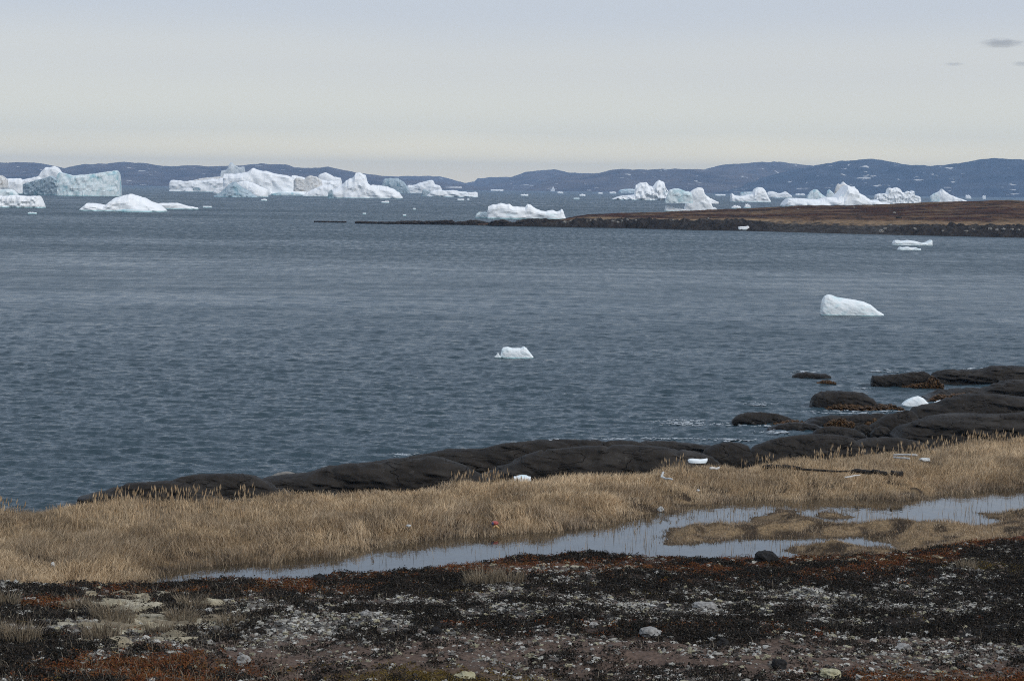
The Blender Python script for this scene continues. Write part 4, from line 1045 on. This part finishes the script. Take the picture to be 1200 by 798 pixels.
# ------------------------------------------------------------------ headland
def headland():
    crest = pts([(560, 262), (600, 260.5), (640, 258), (662, 256.5), (675, 253.5), (690, 251), (725, 250), (750, 249), (777, 248.7), (808, 247), (850, 245), (883, 244), (917, 242.5), (942, 241), (1000, 240.8), (1040, 239.4), (1081, 237.5), (1127, 236.4), (1180, 234.6), (1200, 235.5), (1300, 235), (1500, 238), (1800, 246)])
    front = pts([(560, 264.6), (600, 265.4), (700, 267.2), (730, 267.6), (815, 270), (872, 270.8), (980, 274), (1090, 276.6), (1200, 279), (1500, 286), (1800, 294)])
    px = np.concatenate([np.arange(560, 1230, .8), np.arange(1230, 1800, 4)])
    fr = np.interp(px, front[:, 0], front[:, 1]); cr = np.interp(px, crest[:, 0], crest[:, 1]) + .5 * (fbm2(px * .06, px * 0, 4, 80) - .5)
    Fp = at_z(px, fr, 0.0)
    dep = np.interp(px, [560, 640, 690, 850, 1000, 1500, 1800], [5, 14, 34, 70, 92, 130, 150])
    C = at_y(px, cr, Fp[:, 1] + dep)
    zc = np.maximum(C[:, 2], .2)
    t = np.concatenate([np.linspace(-.12, 0, 4)[:-1], np.linspace(0, .3, 46)[:-1], np.linspace(.3, 1, 40)[:-1], np.linspace(1, 2.0, 18)])
    T, _ = np.meshgrid(t, px, indexing='ij')
    Yv = Fp[:, 1] + T * dep
    Xv = Fp[:, 0] + (C[:, 0] - Fp[:, 0]) * np.clip(T, 0, 1)
    zb = np.minimum(2.5, zc * .74)
    nn = fbm2(Xv * .12, Yv * .12, 4, 81); n2 = fbm2(Xv * .5, Yv * .5, 4, 82)
    beach = ss(870, 930, px) * ss(1090, 1020, px)
    tb = .22 + (nn - .5) * .14
    Z = np.where(T < tb, zb * np.clip(T / tb, -1, 1) ** 1.0, zb + (zc - zb) * ((np.clip(T, 0, 1) - tb) / (1 - tb)) ** .95)
    Z = np.where(T < tb, zb * (1 - beach) * ss(0, .55, T / tb) + (zb * beach) * (np.clip(T / tb, 0, 1) ** 1.6), Z)
    Z = np.where(T < 0, T * 18, Z)
    Z = np.where(T > 1, zc - (T - 1) ** 1.6 * (zc + 2), Z)
    w = np.clip(1 - np.abs(T - .5) * 1.2, .0, 1) * (T > 0)
    rockz = ss(tb * 1.0, tb * .6, T) * (T > .01)
    Z = Z + w * (nn - .5) * .8 + rockz * (n2 - .5) * 2.2 * (1 - .6 * beach) + (n2 - .5) * .3 * (T > .02)
    hz = T / np.maximum(tb, .02)
    rockc = np.array([.029, .025, .0225]); gravel = np.array([.045, .041, .038]); tan = np.array([.23, .155, .088]); heath = np.array([.050, .019, .010]); heath2 = np.array([.098, .052, .026]); grey = np.array([.16, .145, .125])
    m1 = fbm2(Xv * .08, Yv * .10, 4, 83)[..., None]; m2 = fbm2(Xv * .35, Yv * .35, 3, 84)[..., None]
    c = heath + (heath2 - heath) * ss(.42, .62, m1)
    c = c + (np.array([.025, .013, .009]) - c) * ss(.48, .64, m2) * .85
    c = c + (tan * .75 - c) * (ss(.6, .7, fbm2(Xv * .05, Yv * .2, 3, 86))[..., None]) * .5
    tanw = ss(.70, .90, hz) * ss(1.75 , 1.3, hz + (nn - .5) * 1.5) * np.where(px < 900, 1, .8)
    c = c + (tan - c) * tanw[..., None]
    low = rockc + (gravel - rockc) * beach[None, :, None]
    low = low + (np.array([.03, .025, .022]) - low) * ss(.45, .65, m2)
    c = c + (low - c) * ss(1.0, .82, hz + (n2 - .5) * .5)[..., None]
    stones = (ss(.60, .66, fbm2(Xv * 1.3, Yv * 1.3, 2, 85)) * ss(.25, .5, hz) * ss(1.15, .9, hz) * (.25 + .75 * ss(700, 640, np.abs(px - 700) + 640)))[..., None]
    c = c + (grey - c) * stones * .8
    c = c * (.62 + .76 * fbm2(Xv * .9, Yv * .35, 3, 87))[..., None]
    o = make('headland', np.stack([Xv, Yv, Z], -1), grid_quads(len(t), len(px)), None, M['attr_land'], cols=c.reshape(-1, 3), smooth=True)
    tag(o, kind='structure')
    return px, t, np.stack([Xv, Yv, Z], -1)
hpx, ht, HV = headland()

def headland_boulders():
    spots = [(662, 260.8, 4, 2.4), (670, 260.6, 5, 3), (692, 259, 3, 2), (700, 260, 4, 2.4), (707, 258.6, 3, 2), (712, 261, 4, 2.5), (718, 259.6, 3, 2), (724, 261, 4, 2.2), (729, 259.4, 3, 2), (735, 258, 2.6, 2), (745, 259, 3, 2), (757, 258, 3, 2),
             (789, 259, 3, 2), (830, 257, 3, 1.6), (1033, 271.6, 6, 3.6), (1037, 269, 5, 3), (1043, 264.6, 4, 2.6), (1072, 270, 4, 2.6), (1105, 270.6, 3, 2), (1132, 270.6, 5, 2.4), (1140, 270, 4, 2.2), (1152, 270.2, 5, 2.4), (1160, 269.6, 5, 2.8), (1168, 270.6, 4, 2.2), (1176, 270, 5, 2.6), (1186, 269.8, 4, 2.2), (1194, 270.4, 4, 2.4)]
    spots += [(995, 250, 5, 2.2), (1021, 249.4, 12, 3.6), (1038, 251, 5, 2.4), (1048, 250, 4, 2), (1054, 256, 7, 2.6), (935, 246, 3, 1.6), (990, 244.6, 3, 1.6), (1001, 244, 3, 1.6)]
    flat = HV.reshape(-1, 3); pj, rj = project(flat)
    for k, (px, row, w, h) in enumerate(spots):
        i = np.argmin((pj - px) ** 2 + ((rj - row) * 1.0) ** 2 + (flat[:, 1] > 900) * 1e6)
        c0 = flat[i]; s = c0[1] / F
        v = ICO_V * (1 + .16 * np.random.default_rng(k).normal(size=(len(ICO_V), 1))) * np.array([w * s * .5, w * s * .4, h * s * .6]) + [0, 0, h * s * .25]
        up = k >= 27
        o = make('boulder', v, None, ICO_F, M['headland_ledge' if up and k % 2 else 'rock_pale']); o.location = c0
        if k < 14: lab = 'small pale boulder on the left bank of the headland, under the tan grass'
        elif k < 19: lab = 'pale boulder on the dark beach of the headland above the flared floe'
        elif k < 27: lab = 'pale boulder in the row along the right beach of the headland'
        else: lab = 'dark boulder on the brown heath of the headland' if k % 2 else 'pale boulder on the brown heath of the headland'
        tag(o, lab, 'boulder', lab.replace('boulder', 'boulders').replace('small ', ''))
headland_boulders()

# ------------------------------------------------------------------ far hills
def hill_mat(name, c1, c2, snow=.655):
    m, nt, b = new_mat(name)
    v = coords(nt, (1, 1, 2))
    c = mixc(nt, ramp(nt, ntex(nt, v, .006, 6, .65), .35, .65), c1, c2)
    f = ramp(nt, ntex(nt, v,   .016, 4, .6), snow, snow + .02)
    c = mixc(nt, f, c, (.62, .60, .56))
    nt.links.new(c, b.inputs['Base Color'])
    b.inputs['Roughness'].default_value = .95; b.inputs['Specular IOR Level'].default_value = .1
    return m
HB = hill_mat('hill_rock', (.050, .042, .044), (.150, .120, .105))
HD = hill_mat('hill_rock_cloud_shade', (.022, .030, .044), (.068, .070, .082), .645)  # darker bluish base: cloud shadow and haze put into the rock colour
def hill(profile, crestY, frontY, mat, seed, ext=True):
    p = pts(profile)
    px = np.arange(p[0, 0], p[-1, 0], 1.2)
    row = np.interp(px, p[:, 0], p[:, 1]) + 1.6 * (fbm2(px * .12, px * 0, 4, seed) - .5)
    C = at_y(px, row, np.full(len(px), crestY))
    zc = C[:, 2]
    t = np.concatenate([np.linspace(-.05, 0, 3)[:-1], np.linspace(0, 1, 60)[:-1], np.linspace(1, 1.8, 14)])
    T, _ = np.meshgrid(t, px, indexing='ij')
    Y = frontY + T * (crestY - frontY)
    X = C[:, 0] * np.where(T < 1, frontY / crestY + (1 - frontY / crestY) * T, 1)
    r = 1 - np.abs(fbm2(X * .004, Y * .0025, 5, seed + 3) - .5) * 4
    r2 = fbm2(X * .012, Y * .012, 4, seed + 4) - .5
    prof = np.where(T < 1, np.clip(T, 0, 1) ** .75, 1 - (T - 1) ** 1.5)
    end = np.ones(len(px))
    amp = np.clip(T, 0, 1) * np.clip(1.0 - T, 0, 1) * 4
    Z = zc * prof * (1 + amp * (.32 * (r - .5) + .35 * r2)) 
    Z = np.where(T <= 0, T * 60, Z)
    Z = np.minimum(Z, 11 + (zc - 11) * (Y / crestY) * .995 + (T >= .97) * 5)
    o = make('hills', np.stack([X, Y, Z], -1), grid_quads(len(t), len(px)), None, mat, smooth=True)
    tag(o, kind='structure')
hill([(-420, 197), (-200, 193), (-80, 189), (0, 191), (20, 190), (40, 191), (60, 196), (75, 197), (95, 193), (120, 192), (145, 190), (165, 191), (185, 194), (200, 195), (220, 194), (250, 195), (265, 195), (285, 194), (305, 192), (335, 193), (340, 197), (365, 197), (385, 196), (410, 201), (430, 204), (465, 209), (500, 212), (540, 216), (580, 220), (620, 224)], 8600, 7000, HB, 91)
hill([(380, 205), (430, 206), (460, 207), (500, 206.5), (515, 207), (533, 211.5), (545, 215), (556, 213), (560, 209), (580, 208), (596, 208), (640, 207)], 10800, 9800, HB, 92)
hill([(560, 220), (575, 215), (587, 211.5), (600, 207), (615, 202), (635, 200), (650, 199), (665, 202), (690, 203), (720, 203), (760, 206)], 9700, 8700, HB, 93)
hill([(600, 223), (622, 220), (640, 210), (655, 206), (690, 204), (700, 203), (715, 199.5), (730, 198.5), (760, 199), (790, 198), (825, 199), (840, 200), (870, 202), (890, 205), (915, 211), (940, 218), (965, 225)], 8200, 7000, HB, 94)
hill([(800, 205), (825, 199), (850, 193), (875, 191.5), (900, 190), (915, 190), (935, 192.5), (960, 196), (1000, 202)], 9300, 8300, HB, 95)
hill([(830, 227), (855, 219), (880, 212), (905, 206), (930, 199), (960, 193), (985, 189), (1000, 188), (1022, 186.5), (1035, 188), (1060, 193), (1090, 194.5), (1105, 194), (1120, 192), (1150, 187), (1165, 185.5), (1185, 187), (1200, 187), (1300, 189), (1450, 184), (1700, 196)], 7800, 6600, HD, 96)

# ------------------------------------------------------------------ haze between here and the hills
def haze():
    m = bpy.data.materials.new('haze_air'); m.use_nodes = True; nt = m.node_tree
    for n in list(nt.nodes):
        if n.type != 'OUTPUT_MATERIAL': nt.nodes.remove(n)
    v = nt.nodes.new('ShaderNodeVolumePrincipled')
    v.inputs['Color'].default_value = (.43, .66, 1, 1)
    v.inputs['Density'].default_value = 8.5e-5
    v.inputs['Anisotropy'].default_value = 0.0
    nt.links.new(v.outputs[0], [n for n in nt.nodes if n.type == 'OUTPUT_MATERIAL'][0].inputs['Volume'])
    x0, x1, y0, y1, z0, z1 = -5800, 5800, -60, 13300, -8, 172
    V = [(x, y, z) for z in (z0, z1) for y in (y0, y1) for x in (x0, x1)]
    Q = [(0, 2, 3, 1), (4, 5, 7, 6), (0, 1, 5, 4), (2, 6, 7, 3), (0, 4, 6, 2), (1, 3, 7, 5)]
    tag(make('haze', V, Q, None, m), kind='stuff')
haze()

# ------------------------------------------------------------------ the small dark clouds
def clouds():
    m = bpy.data.materials.new('cloud_vapour'); m.use_nodes = True; nt = m.node_tree
    for n in list(nt.nodes):
        if n.type != 'OUTPUT_MATERIAL': nt.nodes.remove(n)
    v = nt.nodes.new('ShaderNodeVolumePrincipled')
    v.inputs['Color'].default_value = (.42, .47, .58, 1)
    tc = nt.nodes.new('ShaderNodeTexCoord')
    ln = N(nt, 'ShaderNodeVectorMath'); ln.operation = 'LENGTH'
    mp = nt.nodes.new('ShaderNodeMapping'); mp.inputs['Scale'].default_value = (1, 1, 1)
    nt.links.new(tc.outputs['Object'], mp.inputs['Vector'])
    nt.links.new(mp.outputs[0], ln.inputs[0])
    n = ntex(nt, mp.outputs[0], 2.2, 4, .6)
    s_ = N(nt, 'ShaderNodeMath'); s_.operation = 'MULTIPLY_ADD'; s_.inputs[1].default_value = -1.5
    nt.links.new(n, s_.inputs[0]); nt.links.new(ln.outputs['Value'], s_.inputs[2])
    d = ramp(nt, s_.outputs[0], .22, -.25, 0, .006)
    nt.links.new(d, v.inputs['Density'])
    nt.links.new(v.outputs[0], [n for n in nt.nodes if n.type == 'OUTPUT_MATERIAL'][0].inputs['Volume'])
    vv, ff = ICO_V, ICO_F
    for px, row, w, h, lab in [(1174, 51, 56, 12, 'largest small dark cloud at the upper right, cut by the frame'), (1118, 75.5, 26, 5, 'faint thin cloud wisp left of the largest cloud'), (1198, 75, 28, 7, 'thin dark cloud wisp below the largest one, at the right edge')]:
        Yc = 15000; p = at_y(np.array(float(px)), np.array(float(row)), Yc); s = Yc / F
        o = make('cloud', vv * 1.25, None, ff, m, smooth=True)
        o.location = p; o.scale = (w * s * .5, w * s * .4, h * s * .5)
        tag(o, lab, 'cloud', 'small dark clouds')
clouds()

# ------------------------------------------------------------------ light
SUN_AZ = math.atan2(.80, -.60); EL = R(36)
w = bpy.data.worlds.new('World'); sc.world = w; w.use_nodes = True
nt = w.node_tree
for n in list(nt.nodes): nt.nodes.remove(n)
out = nt.nodes.new('ShaderNodeOutputWorld')
sky = nt.nodes.new('ShaderNodeTexSky'); sky.sky_type = 'NISHITA'; sky.sun_disc = False
sky.sun_elevation = EL; sky.sun_rotation = SUN_AZ
b1 = nt.nodes.new('ShaderNodeBackground'); b1.inputs['Strength'].default_value = .1
nt.links.new(sky.outputs[0], b1.inputs['Color'])
tc = nt.nodes.new('ShaderNodeTexCoord'); sx = nt.nodes.new('ShaderNodeSeparateXYZ')
nt.links.new(tc.outputs['Generated'], sx.inputs[0])
cr = nt.nodes.new('ShaderNodeValToRGB'); cr.color_ramp.interpolation = 'EASE'
els = [(.0, (1.36, 1.16, .76)), (.013, (1.18, 1.06, .75)), (.03, (.795, .785, .69)), (.062, (.68, .685, .668)), (.092, (.575, .61, .67)), (.20, (.485, .58, .72)), (.5, (.51, .60, .745)), (1.0, (.62, .67, .75))]
r = cr.color_ramp
while len(r.elements) < len(els): r.elements.new(.5)
for e, (p, c) in zip(r.elements, els): e.position = p; e.color = (*c, 1)
mp = nt.nodes.new('ShaderNodeMapping'); mp.inputs['Scale'].default_value = (1.5, 1.5, 9)
nt.links.new(tc.outputs['Generated'], mp.inputs['Vector'])
n = ntex(nt, mp.outputs[0], 2.2, 4, .5)
ad = N(nt, 'ShaderNodeMath'); ad.operation = 'MULTIPLY_ADD'; ad.inputs[1].default_value = .014
nt.links.new(n, ad.inputs[0])
sb = N(nt, 'ShaderNodeMath'); sb.operation = 'SUBTRACT'; sb.inputs[1].default_value = .007
nt.links.new(sx.outputs['Z'], sb.inputs[0]); nt.links.new(sb.outputs[0], ad.inputs[2])
nt.links.new(ad.outputs[0], cr.inputs[0])
b2 = nt.nodes.new('ShaderNodeBackground'); b2.inputs['Strength'].default_value = 1.0
nt.links.new(cr.outputs[0], b2.inputs['Color'])
mx = nt.nodes.new('ShaderNodeMixShader'); mx.inputs[0].default_value = .88
nt.links.new(b1.outputs[0], mx.inputs[1]); nt.links.new(b2.outputs[0], mx.inputs[2]); nt.links.new(mx.outputs[0], out.inputs['Surface'])

L = bpy.data.lights.new('sun', 'SUN'); L.energy = 1.5; L.angle = R(11); L.color = (1, .965, .91)
so = bpy.data.objects.new('sun', L); col.objects.link(so)
sd = np.array([math.sin(SUN_AZ) * math.cos(EL), math.cos(SUN_AZ) * math.cos(EL), math.sin(EL)])
from mathutils import Vector, Matrix
so.rotation_euler = Vector(sd).to_track_quat('Z', 'Y').to_euler(); so.location = (30, -40, 60)

# ------------------------------------------------------------------ camera and render settings
cd = bpy.data.cameras.new('camera'); cd.sensor_width = 36; cd.lens = F / 1200 * 36; cd.clip_start = .5; cd.clip_end = 60000
co = bpy.data.objects.new('camera', cd); col.objects.link(co)
Bk = -FW
co.matrix_world = Matrix(((RT[0], UP[0], Bk[0], CAM[0]), (RT[1], UP[1], Bk[1], CAM[1]), (RT[2], UP[2], Bk[2], CAM[2]), (0, 0, 0, 1)))
sc.camera = co
sc.view_settings.view_transform = 'Standard'; sc.view_settings.look = 'None'
sc.view_settings.gamma = 1; sc.view_settings.exposure = .12; sc.view_settings.use_curve_mapping = False
sc.render.engine = 'CYCLES'
cy = sc.cycles
cy.max_bounces = 6; cy.diffuse_bounces = 3; cy.glossy_bounces = 3; cy.transmission_bounces = 2; cy.volume_bounces = 0; cy.transparent_max_bounces = 12
cy.caustics_reflective = False; cy.caustics_refractive = False
cy.use_denoising = False; cy.filter_width = 1.05
try: cy.denoiser = 'OPENIMAGEDENOISE'
except Exception: pass
